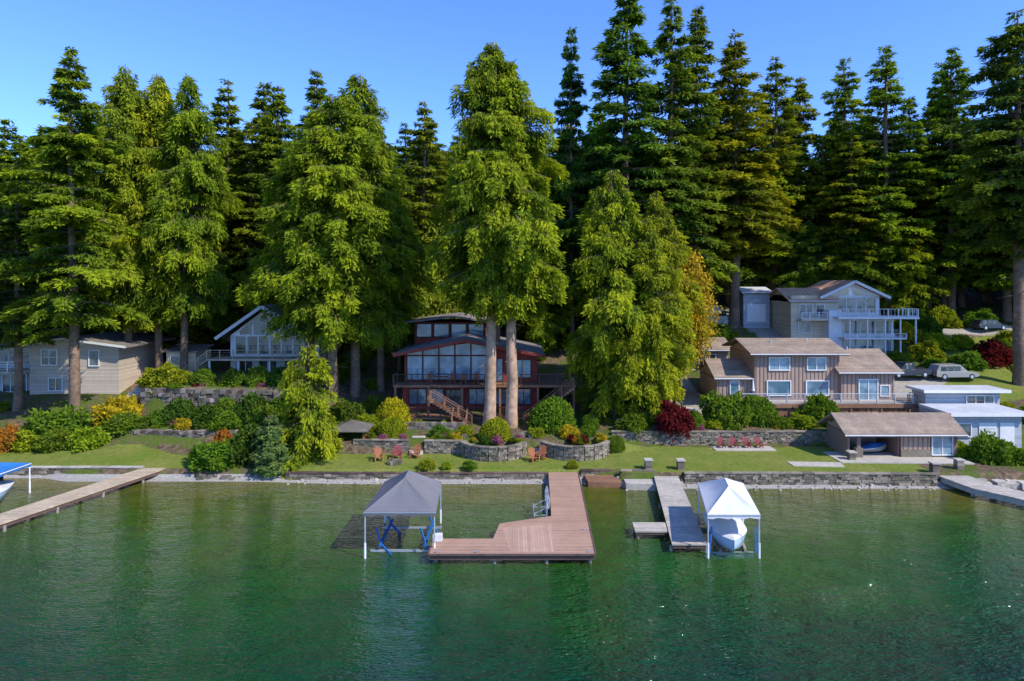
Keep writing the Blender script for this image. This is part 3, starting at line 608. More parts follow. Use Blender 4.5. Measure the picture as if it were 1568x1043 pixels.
g=G('boat_lift_winch')
for y in (46.3,48.0):
    g.ring('hand_wheels',M['alu'],(2.45,y,1.35),(1,.1,0),.5,.035)
    for a in range(6): g.beam('hand_wheels',M['alu'],(2.45,y,1.35),(2.45,y+.5*math.cos(a*1.047),1.35+.5*math.sin(a*1.047)),.03)
    g.cyl('posts',M['alu'],(2.35,y,-1.5),(2.35,y,1.6),.05)
    g.beam('arms',M['alu'],(2.35,y,.9),(1.5,y,.5),.07); g.beam('arms',M['alu'],(2.35,y,.4),(1.5,y,.4),.07)
g.beam('rails',M['alu'],(2.35,45.8,.95),(2.35,48.6,.95),.07); g.beam('rails',M['alu'],(1.5,45.8,.45),(1.5,48.6,.45),.07)
g.cyl('winch_drum',M['black'],(2.3,47.1,.95),(2.6,47.1,.95),.14)
g.finish()
g=G('neighbour_dock')
a0,a1,b0,b1=(11.65,56.9),(13.55,56.9),(9.55,40.7),(11.65,40.7)
def lerp2(p,q,t): return (p[0]+(q[0]-p[0])*t,p[1]+(q[1]-p[1])*t)
g.slab('decking',M['greydeck'],[(*b0,.58),(*b1,.58),(*a1,.72),(*a0,.72)],.07)
g.slab('fascia',M['fascia'],[(b0[0]+.06,b0[1]+.06,.505),(b1[0]-.06,b1[1]+.06,.505),(a1[0]-.06,a1[1],.645),(a0[0]+.06,a0[1],.645)],.2)
g.slab('side_platform',M['greydeck'],[(7.75,42.9,.55),(9.78,42.9,.55),(10.0,44.5,.55),(7.85,44.5,.55)],.08)
g.slab('side_platform_fascia',M['fascia'],[(7.8,42.95,.465),(9.78,42.95,.465),(10.0,44.45,.465),(7.9,44.45,.465)],.16)
for t in (0.02,.25,.5,.75):
    for q in (lerp2(b0,a0,t),lerp2(b1,a1,t)): g.cyl('piles',M['pile'],(q[0]+.0,q[1]+.15,-2),(q[0],q[1]+.15,.35),.1)
for x,y in ((7.95,43.1),(7.95,44.3)): g.cyl('piles',M['pile'],(x,y,-2),(x,y,.3),.08)
g.finish()
g=G('neighbour_dock')
g.slab('decking',M['tandeck'],[(-36.4,40,.6),(-34.3,40,.6),(-28.7,57.6,.66),(-30.7,57.6,.66)],.08)
g.slab('fascia',M['fascia'],[(-36.3,40.1,.515),(-34.4,40.1,.515),(-28.8,57.4,.575),(-30.6,57.4,.575)],.25)
for t in (.05,.25,.45,.65,.85):
    for q in (lerp2((-36.2,40),(-30.5,57.6),t),lerp2((-34.4,40),(-28.9,57.6),t)): g.cyl('piles',M['pile'],(*q,-2),(*q,.4),.11)
g.cyl('ladder',M['alu'],(-33.45,43,-.4),(-33.45,43,1.3),.03); g.cyl('ladder',M['alu'],(-33.3,43.5,-.4),(-33.3,43.5,1.3),.03)
g.slab('shore_ramp',M['concrete'],[(-30.9,57.5,.7),(-28.5,57.5,.7),(-27.8,58.6,.7),(-30.6,58.8,.7)],.3)
g.finish()
g=G('neighbour_dock')
g.slab('decking',M['greydeck'],[(34.0,54.4,.75),(34.6,51.4,.7),(39.5,44.0,.7),(41.4,45.2,.7),(36.8,52.2,.7),(36.3,55.6,.75)],.12)
g.slab('fascia',M['concrete'],[(34.1,54.3,.625),(34.7,51.45,.575),(39.55,44.1,.575),(41.3,45.2,.575),(36.7,52.1,.575),(36.2,55.5,.625)],.35)
for x,y in ((34.8,51.6),(36.8,48.4),(38.8,45.4),(38.8,49)): g.cyl('piles',M['pile'],(x,y,-2),(x,y,.4),.12)
g.finish()
# ------------------------------------------------------------------ boat canopies
def canopy(name,FL,FR,BR,BL,ze,zr,fab,flap,postm,bars=True):
    g=G(name); F_=[Vector((*p,ze)) for p in (FL,FR,BR,BL)]
    fm=(F_[0]+F_[1])/2; bm=(F_[2]+F_[3])/2; c=(fm+bm)/2; r0=fm.lerp(bm,.36); r1=fm.lerp(bm,.64); r0.z=r1.z=zr
    n=8
    def panel(pts,tone):
        a,b,cc,d=pts
        vs=[];fs=[]
        for i in range(n+1):
            for j in range(n+1):
                u=i/n;v=j/n; q=(a.lerp(b,u)).lerp(d.lerp(cc,u),v)
                q=q.copy(); q.z-=.13*math.sin(math.pi*u)*math.sin(math.pi*v)+.03*math.sin(9*u)*math.sin(math.pi*v); vs.append(q)
        for i in range(n):
            for j in range(n): k=i*(n+1)+j; fs.append((k,k+n+1,k+n+2,k+1))
        g.add('canvas_roof',fab,vs,fs,tone)
    panel((F_[0],F_[1],r0,r0),.55); panel((F_[1],F_[2],r1,r0),.62); panel((F_[2],F_[3],r1,r1),.5); panel((F_[3],F_[0],r0,r1),.42)
    for i in range(4):
        a,b=F_[i],F_[(i+1)%4]
        m_=10; vs=[]
        for k in range(m_+1):
            q=a.lerp(b,k/m_); vs+= [q+Vector((0,0,.01)),q-Vector((0,0,.24+.05*math.sin(k*2.1)))]
        g.add('valance',fab,vs,[(2*k,2*k+1,2*k+3,2*k+2) for k in range(m_)],.4)
        g.beam('frame',postm,a-Vector((0,0,.05)),b-Vector((0,0,.05)),.06)
        ins=a.lerp(c,.03); ins.z=ze
        g.cyl('posts',postm,(ins.x,ins.y,-2),(ins.x,ins.y,ze-.03),.05)
        g.cyl('post_sleeves',M['white'],(ins.x,ins.y,.0),(ins.x,ins.y,.9),.07)
    return g
g=canopy('boat_lift_canopy',(-8.7,40),(-4.5,40),(-4.75,46),(-8.6,46),2.75,4.15,M['greyfabric'],None,M['alu'])
for x in (-7.9,-5.2):
    g.beam('lift_bunks',M['bluepaint'],(x,40.8,.45),(x,45.2,.45),.12,.18)
    for y in (41.2,44.6):
        g.beam('lift_arms',M['bluepaint'],(x,y,.4),(x+(.8 if x<-6 else .5),y-.6,-.1),.09); g.beam('lift_arms',M['bluepaint'],(x,y,.4),(x-.35,y+.2,1.3),.08)
for y in (41,44.8): g.beam('lift_crossbeams',M['alu'],(-8.5,y,.1),(-4.6,y,.1),.12)
g.box('control_box',M['white'],-4.75,-4.2,40.9,41.3,.66,1.05); g.finish()
def boat(name,loc,rz,L,W,hull,cover,hz=.9,peak=.5,ob=True):
    g=G(name,loc,rz); ns=14; vs=[];fs=[]; cv=[];cf=[]
    for i in range(ns+1):
        t=i/ns; x=-L/2+L*t
        w=W/2*(1-max(0,(t-.45)/.55)**2.2)*(.93+.07*min(1,t*5)); w=max(w,.02)
        kz=.0+.55*max(0,(t-.6)/.4)**2*hz; sh=hz+.28*t*t
        for (yy_,zz_) in ((0,kz),(w*.8,kz+.28*(1-t*.3)),(w*.97,sh*.8),(w,sh)): vs.append((x,yy_,zz_))
        for (yy_,zz_) in ((-w*.8,kz+.28*(1-t*.3)),(-w*.97,sh*.8),(-w,sh)): vs.append((x,yy_,zz_))
        hp=peak*math.exp(-((t-.52)/.22)**2)+.12
        for k in range(7):
            u=-1+2*k/6; cv.append((x,w*u*1.03,sh+.02+hp*(1-u*u)*min(1,w/(W*.3))+.02*math.sin(7*t+3*u)))
    idl=[0,1,2,3];idr=[0,4,5,6]
    for i in range(ns):
        a=i*7;b=(i+1)*7
        for s,rev in ((idl,0),(idr,1)):
            for k in range(3):
                f=(a+s[k],b+s[k],b+s[k+1],a+s[k+1]); fs.append(f[::-1] if rev else f)
        for k in range(6): cf.append((i*7+k,(i+1)*7+k,(i+1)*7+k+1,i*7+k+1))
    fs.append((3,2,1,0,4,5,6)); cf.append(tuple(range(7)))
    g.add('hull',hull,vs,fs,.5,True); g.add('fitted_cover',cover,cv,cf,.5,True)
    if ob:
        g.box('outboard_engine',M['black'],-L/2-.45,-L/2-.08,-.2,.2,.35,1.25); g.box('outboard_leg',M['black'],-L/2-.3,-L/2-.1,-.06,.06,-.3,.4)
    for s in (-1,1): g.beam('rub_rail',M['alu'],(-L/2,s*W/2*.95,hz-.03),(-L/2+L*.45,s*W/2*1.0,hz+.03),.05)
    g.finish()
g=canopy('boat_lift_canopy',(11.45,40),(14.55,40),(15.65,46.2),(12.6,46.2),2.6,3.6,M['whitefabric'],None,M['alu'])
for x in (12.5,14.0): g.beam('lift_bunks',M['pile'],(x,40.9,.1),(x+.8,45,.1),.15)
for y,x in ((41,0),(45,.85)): g.beam('lift_crossbeams',M['alu'],(11.6+x,y,-.05),(14.5+x,y,-.05),.12)
for s in (0,1): g.beam('side_guides',M['bluepaint'],(11.75+s*2.75,40.6,.1),(11.95+s*2.6,40.8,1.6),.08)
g.finish()
boat('motor_boat',(13.4,42.6,.05),math.radians(-99),5.6,2.3,M['gel'],M['whitefabric'],.8,.4)
g=canopy('boat_lift_canopy',(-40.5,47.5),(-37.3,48.0),(-37.0,52.5),(-40.4,52.5),2.3,2.8,M['tarp'],None,M['white']); g.finish()
boat('motor_boat',(-38.0,49.6,.1),math.radians(-65),5.4,2.1,M['gel'],M['whitefabric'],.8,.3)
# ------------------------------------------------------------------ red lake house
g=G('red_lake_house')
g.box('lower_walls',M['red'],-11.3,2.6,70.6,80,1.6,5.55)
g.box('main_walls',M['red'],-11.1,2.6,70.6,80,5.9,8.7)
g.box('lower_foundation',M['darkbrown'],-11.2,2.5,70.7,79.9,-1,1.6)
pk=(-4.9,10.15)
g.add('gable_wall',M['red'],[(-11.1,70.6,8.7),(2.6,70.6,8.7),(pk[0],70.6,pk[1]-.15),(-11.1,80,8.7),(2.6,80,8.7),(pk[0],80,pk[1]-.15)],[(0,1,2),(5,4,3),(0,2,5,3),(1,4,5,2)])
g.slab('roof',M['roofgrey'],[(-12.1,69.3,8.85),(pk[0],69.3,pk[1]+.2),(pk[0],81,pk[1]+.2),(-12.1,81,8.85)],.22)
g.slab('roof',M['roofgrey'],[(pk[0],69.3,pk[1]+.2),(3.4,69.3,8.75),(3.4,81,8.75),(pk[0],81,pk[1]+.2)],.22)
g.beam('fascia_boards',M['red'],(-12.1,69.27,8.7),(pk[0],69.27,pk[1]+.05),.06,.3); g.beam('fascia_boards',M['red'],(pk[0],69.27,pk[1]+.05),(3.4,69.27,8.6),.06,.3)
for i in range(5):
    x0=-10.8+i*1.66; g.win(x0,x0+1.5,6.1,8.5,70.55,1,1,'darkbrown','glassblue',.08,'main_windows')
for i in range(5):
    xa=-10.8+i*1.66; xb=xa+1.5; f=lambda x:8.72+(x+11.6)/6.7*(pk[1]-8.85) if x<pk[0] else pk[1]-.05-(x-pk[0])*.17
    g.add('clerestory_glass',M['glassblue'],[(xa,70.5,8.66),(xb,70.5,8.66),(xb,70.5,f(xb)-.15),(xa,70.5,f(xa)-.15)],[(0,1,2,3)])
g.win(.2,1.9,6.3,8.1,70.55,2,1,'darkbrown','glassblue',.08)
g.win(-2.2,-1.0,6.0,8.2,70.55,1,1,'darkbrown','glass',.08)
for x0,x1 in ((-10.6,-8.9),(-8.6,-7.1),(-4.4,-2.9),(-1.9,-.5),(.5,1.9)): g.win(x0,x1,3.6,5.1,70.55,2,1,'darkbrown','glassblue',.08,'lower_windows')
g.win(-6.8,-5.0,2.9,5.0,70.55,2,1,'darkbrown','glass',.08,'patio_door')
g.box('upper_walls',M['red'],-11.0,-3.0,77,84,8.7,11.6)
for i in range(4): g.win(-10.7+i*1.95,-9.1+i*1.95,10.0,11.4,76.95,1,1,'darkbrown','glassblue',.08,'upper_windows')
g.slab('upper_roof',M['roofgrey'],[(-12,76,11.75),(-6.4,76,12.4),(-6.4,85,12.4),(-12,85,11.75)],.2); g.slab('upper_roof',M['roofgrey'],[(-6.4,76,12.4),(-2.3,76,11.75),(-2.3,85,11.75),(-6.4,85,12.4)],.2)
g.box('upper_deck',M['brown'],-11.9,6.4,68.3,70.55,5.62,5.86)
g.box('upper_deck_side',M['brown'],2.65,6.4,70.6,77,5.62,5.86)
g.rail((-11.9,68.35,5.87),(6.4,68.35,5.87),1.0,'darkbrown',1.9,0,3); g.rail((6.35,68.4,5.87),(6.35,77,5.87),1.0,'darkbrown',1.9,0,3); g.rail((-11.85,68.4,5.87),(-11.85,70.5,5.87),1.0,'darkbrown',1.9,0,3)
for x in (-11.7,-8.4,-5.0,-1.2,2.6,6.2): g.beam('deck_posts',M['brown'],(x,68.5,.8),(x,68.5,5.6),.2)
g.box('lower_deck',M['brown'],-11.9,3.2,67.6,70.55,2.55,2.75); g.rail((-11.9,67.55,2.76),(-5.9,67.55,2.76),.95,'brown',1.3,0,4); g.rail((-4.3,67.55,2.76),(3.2,67.55,2.76),.95,'brown',1.3,0,4)
g.box('deck_skirt',M['darkbrown'],-11.8,3.1,67.8,67.9,.8,2.5)
g.stairs((-5.1,65.4,2.0),(-5.1,67.5,2.75),1.4,M['brown'],rail='brown')
g.stairs((-3.9,67.0,2.2),(-8.0,67.05,4.6),1.0,M['brown'],rail='brown',part='side_stairs')
g.stairs((1.2,66.9,2.2),(6.0,67.3,5.8),1.1,M['brown'],rail='brown')
g.box('chimney',M['brown'],-2.4,-1.3,74,75,9,11.4); g.box('deck_table',M['chair'],-8,-6.6,69,69.8,6.5,6.56)
for x in (-8.6,-6.3,-5.2,-3.9):
    g.box('deck_chairs',M['chair'],x,x+.5,69,69.5,6.25,6.32); g.box('deck_chairs',M['chair'],x,x+.5,69.45,69.52,6.3,6.9); g.box('deck_chairs',M['chair'],x,x+.06,69,69.5,5.87,6.25); g.box('deck_chairs',M['chair'],x+.44,x+.5,69,69.5,5.87,6.25)
g.finish()
# ------------------------------------------------------------------ tan house (right)
g=G('tan_house')
g.box('main_walls',M['tan'],24.9,33.6,70,78,2.4,8.75); g.box('right_wing_walls',M['tan'],33.6,39.0,69.6,78,2.4,6.95); g.box('left_wing_walls',M['tan'],21.2,24.9,70.6,77,2.4,6.2)
for i in range(22): x=25.05+i*.4; g.box('battens',M['tandark'],x-.03,x+.03,69.96,70.0,4.3,8.7)
for i in range(13): x=33.8+i*.42; g.box('battens',M['tandark'],x-.03,x+.03,69.56,69.6,4.3,6.9)
for i in range(9): x=21.4+i*.42; g.box('battens',M['tandark'],x-.03,x+.03,70.56,70.6,4.3,6.2)
def gableX(g,x0,x1,y0,y1,ze,zr,mat,wall,ov=.5,part='roof'):
    ym=(y0+y1)/2
    g.slab(part,mat,[(x0-ov,y0-ov,ze),(x1+ov,y0-ov,ze),(x1+ov,ym,zr),(x0-ov,ym,zr)],.18); g.slab(part,mat,[(x0-ov,ym,zr),(x1+ov,ym,zr),(x1+ov,y1+ov,ze),(x0-ov,y1+ov,ze)],.18)
    for x in (x0,x1): g.add('gable_ends',wall,[(x,y0,ze-.25),(x,y1,ze-.25),(x,ym,zr-.2)],[(0,1,2)])
    g.box('fascia',M['tandark'],x0-ov,x1+ov,y0-ov-.05,y0-ov,ze-.26,ze-.02); g.box('gutter',M['white'],x0-ov,x1+ov,y0-ov-.12,y0-ov-.055,ze-.16,ze-.06)
gableX(g,24.9,33.6,70,78,8.95,10.1,M['roofbrown'],M['tan'],.7); gableX(g,33.62,39.0,69.6,77.6,7.1,9.0,M['roofbrown'],M['tan'],.6,'right_roof'); gableX(g,21.2,24.85,70.6,77,6.35,7.9,M['roofbrown'],M['tan'],.4,'left_roof')
for a,b,c,d,y,n in ((26.4,28.4,7.2,8.4,70,2),(30.3,32.1,7.2,8.4,70,2),(26.2,28.5,4.6,6.0,70,1),(30.2,32.4,4.6,6.0,70,1),(22.6,23.4,4.5,5.9,70.6,1),(35.4,37.2,4.2,6.2,69.6,2)):
    g.win(a,b,c,d,y-.04,n,1,'white','glassblue',.1)
g.win(37.6,38.4,4.6,5.6,69.56,1,1,'white','glass',.09)
for x,y,z in ((27.5,72.5,9.7),(31.5,73,9.85),(36,73.4,8.9)): g.cyl('roof_vents',M['alu'],(x,y,z-.3),(x,y,z+.35),.08)
g.box('deck',M['greydeck'],21.8,39.6,67.4,69.5,3.95,4.15); g.box('deck_edge',M['brown'],21.8,39.6,67.3,67.38,3.75,4.15)
g.rail((21.8,67.4,4.16),(39.6,67.4,4.16),.95,'greysiding',1.7,0,4)
for i in range(60): x=24.4+i*.25; g.box('deck_skirt_boards',M['brown'],x,x+.23,67.5,67.53,2.2,3.74,rr.random())
for x in (22,24.5,27.5,30.5,33.5,36.5,39.3): g.beam('deck_posts',M['brown'],(x,67.45,2),(x,67.45,3.9),.16)
g.stairs((41.8,66.6,2.6),(39.7,68.3,4.1),1.1,M['brown'],rail='brown')
g.finish()
g=G('patio_umbrella',(24.2,68.5,4.15)); g.cyl('pole',M['alu'],(0,0,0),(0,0,2.2),.03); g.cyl('folded_canopy',M['white'],(0,0,1.1),(0,0,2.35),.16,.03); g.cyl('base',M['black'],(0,0,0),(0,0,.08),.25); g.finish()
g=G('garage',None); g.box('walls',M['tan'],20.9,26.6,84,90,4.0,7.8); gableX(g,20.9,26.6,84,90,7.9,9.1,M['roofbrown'],M['tan'],.5); g.win(22.0,25.0,5.4,7.2,83.95,3,1,'white','glass'); g.finish()
# ------------------------------------------------------------------ white house upper right
g=G('white_hillside_house')
g.box('lower_walls',M['white'],43.6,50.6,90.5,98,6.0,11.3); g.box('left_walls',M['cream'],37.6,44,92,100,8,14.3); g.box('upper_walls',M['white'],42.0,49.8,92.5,100,11.6,14.3)
g.box('tower_wall',M['white'],41.9,43.58,90.2,92.2,6.5,12.4)
g.box('mid_deck',M['white'],42.4,52.9,88.6,92.4,11.32,11.6)
g.rail((42.5,88.7,11.6),(52.8,88.7,11.6),1.0,'white',1.3,.45); g.rail((52.8,88.8,11.6),(52.8,92.3,11.6),1.0,'white',1.3,.45)
for x in (44,46.3,48.6,50.6,52.6): g.beam('veranda_posts',M['white'],(x,88.9,6.3),(x,88.9,11.3),.16)
g.win(44.0,50.2,9.2,11.0,90.45,6,1,'white','glass',.1,'mid_windows'); g.win(44.0,50.2,6.5,8.5,90.45,4,1,'white','glassblue',.12,'lower_windows')
g.box('lower_deck',M['white'],43.2,51.2,88.5,90.4,8.7,8.9); g.rail((43.2,88.6,8.9),(51.2,88.6,8.9),.5,'white',1.6,0,2)
xm=45.9
g.add('gable_wall',M['white'],[(42,92.5,14.3),(49.8,92.5,14.3),(xm,92.5,16.1),(42,100,14.3),(49.8,100,14.3),(xm,100,16.1)],[(0,1,2),(5,4,3)])
g.slab('roof',M['rooforange'],[(41.2,91.2,14.15),(xm,91.2,16.35),(xm,101,16.35),(41.2,101,14.15)],.16); g.slab('roof',M['rooforange'],[(xm,91.2,16.35),(50.6,91.2,14.15),(50.6,101,14.15),(xm,101,16.35)],.16)
g.beam('bargeboards',M['white'],(41.2,91.15,14.0),(xm,91.15,16.2),.06,.34); g.beam('bargeboards',M['white'],(xm,91.15,16.2),(50.6,91.15,14.0),.06,.34)
g.win(42.6,49.2,12.0,14.0,92.45,5,1,'white','glass',.14,'upper_windows')
g.add('gable_glass',M['glass'],[(43.4,92.42,14.35),(45.6,92.42,14.35),(45.6,92.42,15.5)],[(0,1,2)]); g.add('gable_glass',M['glass'],[(46.2,92.42,14.35),(48.4,92.42,14.35),(46.2,92.42,15.5)],[(0,1,2)])
gableX(g,37.6,43.4,92,100,13.7,15.3,M['rooforange'],M['cream'],.5,'left_roof')
g.win(38.8,40.4,11.8,13.1,91.95,2,1,'white','glass',.1,'left_windows'); g.win(41.0,42.0,11.8,13.1,91.95,1,1,'white','glass',.1,'left_windows'); g.win(38.6,40.2,9.4,10.8,91.95,2,1,'white','glass',.1,'left_windows')
g.box('side_balcony',M['cream'],38.4,42.3,90.4,91.9,11.0,11.2); g.rail((38.4,90.45,11.2),(41.8,90.45,11.2),.9,'white',1.2,.4)
g.finish()
g=G('garage'); g.box('walls',M['greysiding'],33.4,37.2,98.5,104,9,14.6); gableX(g,33.4,37.2,98.5,104,14.7,15.4,M['roofwhite'],M['greysiding'],.4); g.box('garage_door',M['white'],33.9,36.6,98.42,98.5,10.4,12.9); g.finish()
# ------------------------------------------------------------------ white gabled house left
g=G('white_gabled_house')
g.box('walls',M['white'],-33,-22.6,80,90,4.8,9.9); xm=-28.9
g.add('gable_wall',M['white'],[(-33,80,9.9),(-22.6,80,9.9),(xm,80,13.0),(-33,90,9.9),(-22.6,90,9.9),(xm,90,13.0)],[(0,1,2),(5,4,3)])
g.slab('roof',M['roofgrey'],[(-34.2,78.6,9.75),(xm,78.6,13.45),(xm,91,13.45),(-34.2,91,9.75)],.2); g.slab('roof',M['roofgrey'],[(xm,78.6,13.45),(-21.4,78.6,9.4),(-21.4,91,9.4),(xm,91,13.45)],.2)
g.beam('bargeboards',M['white'],(-34.2,78.55,9.6),(xm,78.55,13.3),.07,.36); g.beam('bargeboards',M['white'],(xm,78.55,13.3),(-21.4,78.55,9.25),.07,.36)
for i in range(6): x=-32.3+i*1.35; g.win(x,x+1.15,7.75,9.8,79.95,1,1,'white','glass',.1,'main_windows')
for i,(xa,xb) in enumerate(((-31.9,-30.5),(-30.3,-29.0),(-28.8,-27.4),(-27.2,-25.8))):
    fz=lambda x:(12.85-abs(x-xm)*.78)
    g.add('gable_glass',M['glass'],[(xa,79.93,10.0),(xb,79.93,10.0),(xb,79.93,max(10.1,fz(xb)-.1)),(xa,79.93,max(10.1,fz(xa)-.1))],[(0,1,2,3)])
for x0,x1 in ((-32,-30.4),(-29.6,-27.6),(-26.6,-25)): g.win(x0,x1,5.5,6.9,79.95,2,1,'white','glass')
g.box('deck',M['tandeck'],-34.6,-21.2,77.2,79.9,7.25,7.45); g.rail((-34.6,77.3,7.45),(-21.2,77.3,7.45),.95,'tandeck',1.5,0,3)
for x in (-34.3,-31,-27.5,-24.2,-21.4): g.beam('deck_posts',M['white'],(x,77.4,5),(x,77.4,7.2),.18)
g.stairs((-37.2,77.6,5.5),(-34.7,78.2,7.4),1.1,M['tandeck'],rail='tandeck')
g.finish()
g=G('garden_shed'); g.box('walls',M['cream'],-40,-36.6,79,82.5,5,8.1); g.slab('roof',M['roofgrey'],[(-40.4,78.6,8.2),(-36.2,78.6,8.2),(-36.2,83,8.6),(-40.4,83,8.6)],.15); g.win(-39.4,-38.4,6.6,7.6,78.95,1,1,'white','glass'); g.finish()
# ------------------------------------------------------------------ beige house far left
g=G('beige_house')
g.box('right_walls',M['beige'],-53,-43.2,75,84,2.8,9.3); g.box('left_walls',M['greysiding'],-66,-53,76.5,84,2.8,9.0)
g.slab('roof',M['roofgrey'],[(-66.5,74.3,9.0),(-53.6,74.3,9.25),(-48.8,74.0,10.1),(-48.8,85,10.1),(-53,85,9.6),(-66.5,85,9.4)],.2)
g.slab('roof',M['roofgrey'],[(-48.8,74.0,10.1),(-41.9,74.0,9.2),(-41.9,85,9.2),(-48.8,85,10.1)],.2)
g.add('gable_wall',M['beige'],[(-53,75,9.3),(-43.2,75,9.3),(-48.8,75,9.9)],[(0,1,2)])
g.beam('bargeboards',M['white'],(-48.8,73.96,10.0),(-41.9,73.96,9.1),.06,.24); g.beam('bargeboards',M['white'],(-53.6,73.96,9.2),(-48.8,73.96,10.0),.06,.24)
g.win(-51.6,-50.0,7.1,8.7,74.95,2,2,'white','glass',.12); g.win(-46.4,-45.4,7.0,8.6,74.95,1,1,'white','glass',.1)
g.win(-50.8,-49.4,4.3,5.6,74.95,2,1,'white','glass',.1); g.win(-57.5,-54,7.0,8.7,76.45,3,1,'white','glassblue',.1); g.win(-57,-54.4,3.9,5.8,76.45,3,1,'white','glassblue',.1)
g.box('deck',M['greydeck'],-60,-53.1,73.6,76.4,6.3,6.5); g.rail((-60,73.7,6.5),(-53.1,73.7,6.5),1.0,'alu',1.4,0,4)
for x in (-59.5,-56.5,-53.3): g.beam('deck_posts',M['white'],(x,73.8,3),(x,73.8,6.3),.2)
g.slab('skylight',M['bluepaint'],[(-58,76,9.28),(-54.8,76,9.33),(-54.8,79,9.4),(-58,79,9.36)],.04)
g.finish()
# ------------------------------------------------------------------ boathouses
g=G('boathouse')
g.box('back_wall',M['beige'],29.1,38.2,62.6,62.8,1.1,3.4); g.box('left_wall',M['tandark'],29.0,29.2,59.0,62.8,1.1,3.1); g.box('right_wall',M['tan'],38.2,38.4,59.0,62.8,1.1,3.1)
g.box('front_wall',M['tan'],33.6,36.1,58.9,59.1,1.1,3.1); g.box('stone_base',M['block'],33.55,36.15,58.8,58.88,1.1,1.75)
for i in range(6): x=33.8+i*.42; g.box('battens',M['tandark'],x-.03,x+.03,58.86,58.9,1.76,3.05)
g.box('corner_pillar',M['block'],29.6,30.2,58.7,59.2,1.1,1.9); g.box('corner_posts',M['tandark'],29.75,30.05,58.8,59.1,1.9,3.1); g.box('corner_posts',M['white'],38.1,38.4,58.8,58.98,1.1,3.1); g.box('inner_wall',M['tandark'],33.4,33.55,59.1,62.6,1.1,3.1)
g.win(36.3,38.0,1.3,2.9,58.95,2,1,'white','glassblue',.08,'sliding_door'); g.box('lintel',M['tandark'],29.2,38.2,58.84,59.0,3.0,3.25)
gableX(g,29.1,38.3,59,62.8,3.2,4.55,M['roofbrown'],M['tan'],.65)
g.finish()
boat('covered_dinghy',(31.7,60.2,1.15),math.radians(8),2.9,1.3,M['carsilver'],M['tarp'],.5,.2,False)
g=G('grey_boathouse')
g.box('upper_walls',M['greysiding'],40.6,47.9,67,69.3,2.4,5.4); g.box('upper_roof',M['roofwhite'],40.1,48.5,66.4,69.6,5.42,5.66); g.box('upper_fascia',M['white'],40.05,48.55,66.33,66.39,5.38,5.68)
g.win(44.6,47.2,4.3,5.0,66.95,3,1,'white','glass',.08)
g.box('lower_walls',M['greysiding'],39.9,46.3,62,66.9,1.1,4.1); g.box('lower_roof',M['roofwhite'],39.5,46.9,61.4,66.3,4.12,4.36); g.box('lower_fascia',M['white'],39.45,46.95,61.33,61.39,4.08,4.38)
g.box('door',M['white'],42.4,44.0,61.93,62.0,1.2,3.4); g.box('door',M['white'],44.3,45.6,61.93,62.0,1.2,3.4); g.win(40.5,41.6,2.2,3.3,61.95,1,1,'white','glass',.08)
for k in range(4): g.box('door_panels',M['greysiding'],42.5,43.9,61.91,61.925,1.3+k*.52,1.34+k*.52)
g.finish()
g=G('picnic_shelter',(-14.6,62.4,1.1),sc=.85)
for x in (-1.5,1.5):
    for y in (-1.3,1.3): g.beam('posts',M['brown'],(x,y,-.6),(x,y,2.1),.14)
for a,b in (((-2,-1.9),(2,-1.9)),((2,-1.9),(2,1.9)),((2,1.9),(-2,1.9)),((-2,1.9),(-2,-1.9))):
    g.slab('roof',M['roofgrey'],[(a[0],a[1],2.1),(b[0],b[1],2.1),(0,0,2.95)],.1,.15)
g.box('storage_chest',M['white'],-.9,.5,-.4,.4,0,.8); g.box('storage_chest_lid',M['tarp'],-.95,.55,-.45,.45,.81,.9); g.finish()
# ------------------------------------------------------------------ furniture
def adirondack(loc,rz,mat,sc_=1.0):
    g=G('adirondack_chair',loc,rz,sc=sc_)
    for i in range(5): y=-.28+i*.13; g.beam('seat',mat,(-.28,y,.38-.03*i),(.28,y,.38-.03*i),.11,.025)
    for i in range(5): x=-.24+i*.12; hh=.95-.04*abs(i-2)**1.5; g.beam('backrest',mat,(x,.28,.25),(x*1.15,.28+.34*hh,.25+hh*.9),.10,.025)
    for s in (-1,1):
        g.beam('armrests',mat,(s*.36,-.35,.58),(s*.36,.42,.55),.13,.03); g.beam('front_legs',mat,(s*.33,-.3,0),(s*.33,-.3,.57),.09,.04); g.beam('back_legs',mat,(s*.3,-.32,.32),(s*.3,.55,.0),.04,.1)
    g.beam('back_brace',mat,(-.34,.4,.56),(.34,.4,.56),.04,.08)
    g.finish()
for x,y,rz,mt in ((-11.4,58.4,.35,'chair'),(-9.9,58.9,.1,'redchair'),(-8.4,59.3,-.3,'chair'),(1.9,58.2,.5,'chair'),(2.5,58.9,-.4,'chair')):
    adirondack((x,y,h1(x,y)),rz,M[mt])
for x in (19.0,20.1,21.3,22.4): adirondack((x,61.9,1.17),0,M['redchair'],.8)
g=G('fire_pit',(-9.9,57.6,h1(-9.9,57.6)))
for i in range(10): a=i*.628; g.beam('stones',M['block'],(math.cos(a)*.5,math.sin(a)*.5,.0),(math.cos(a)*.5,math.sin(a)*.5,.3),.26,.2,rr.random())
g.finish()
g=G('patio_table',(17.6,68.0,h1(17.6,68.0))); g.cyl('top',M['white'],(0,0,.72),(0,0,.76),.65,n=20); g.cyl('pedestal',M['alu'],(0,0,0),(0,0,.72),.05); g.cyl('foot',M['alu'],(0,0,0),(0,0,.04),.3)
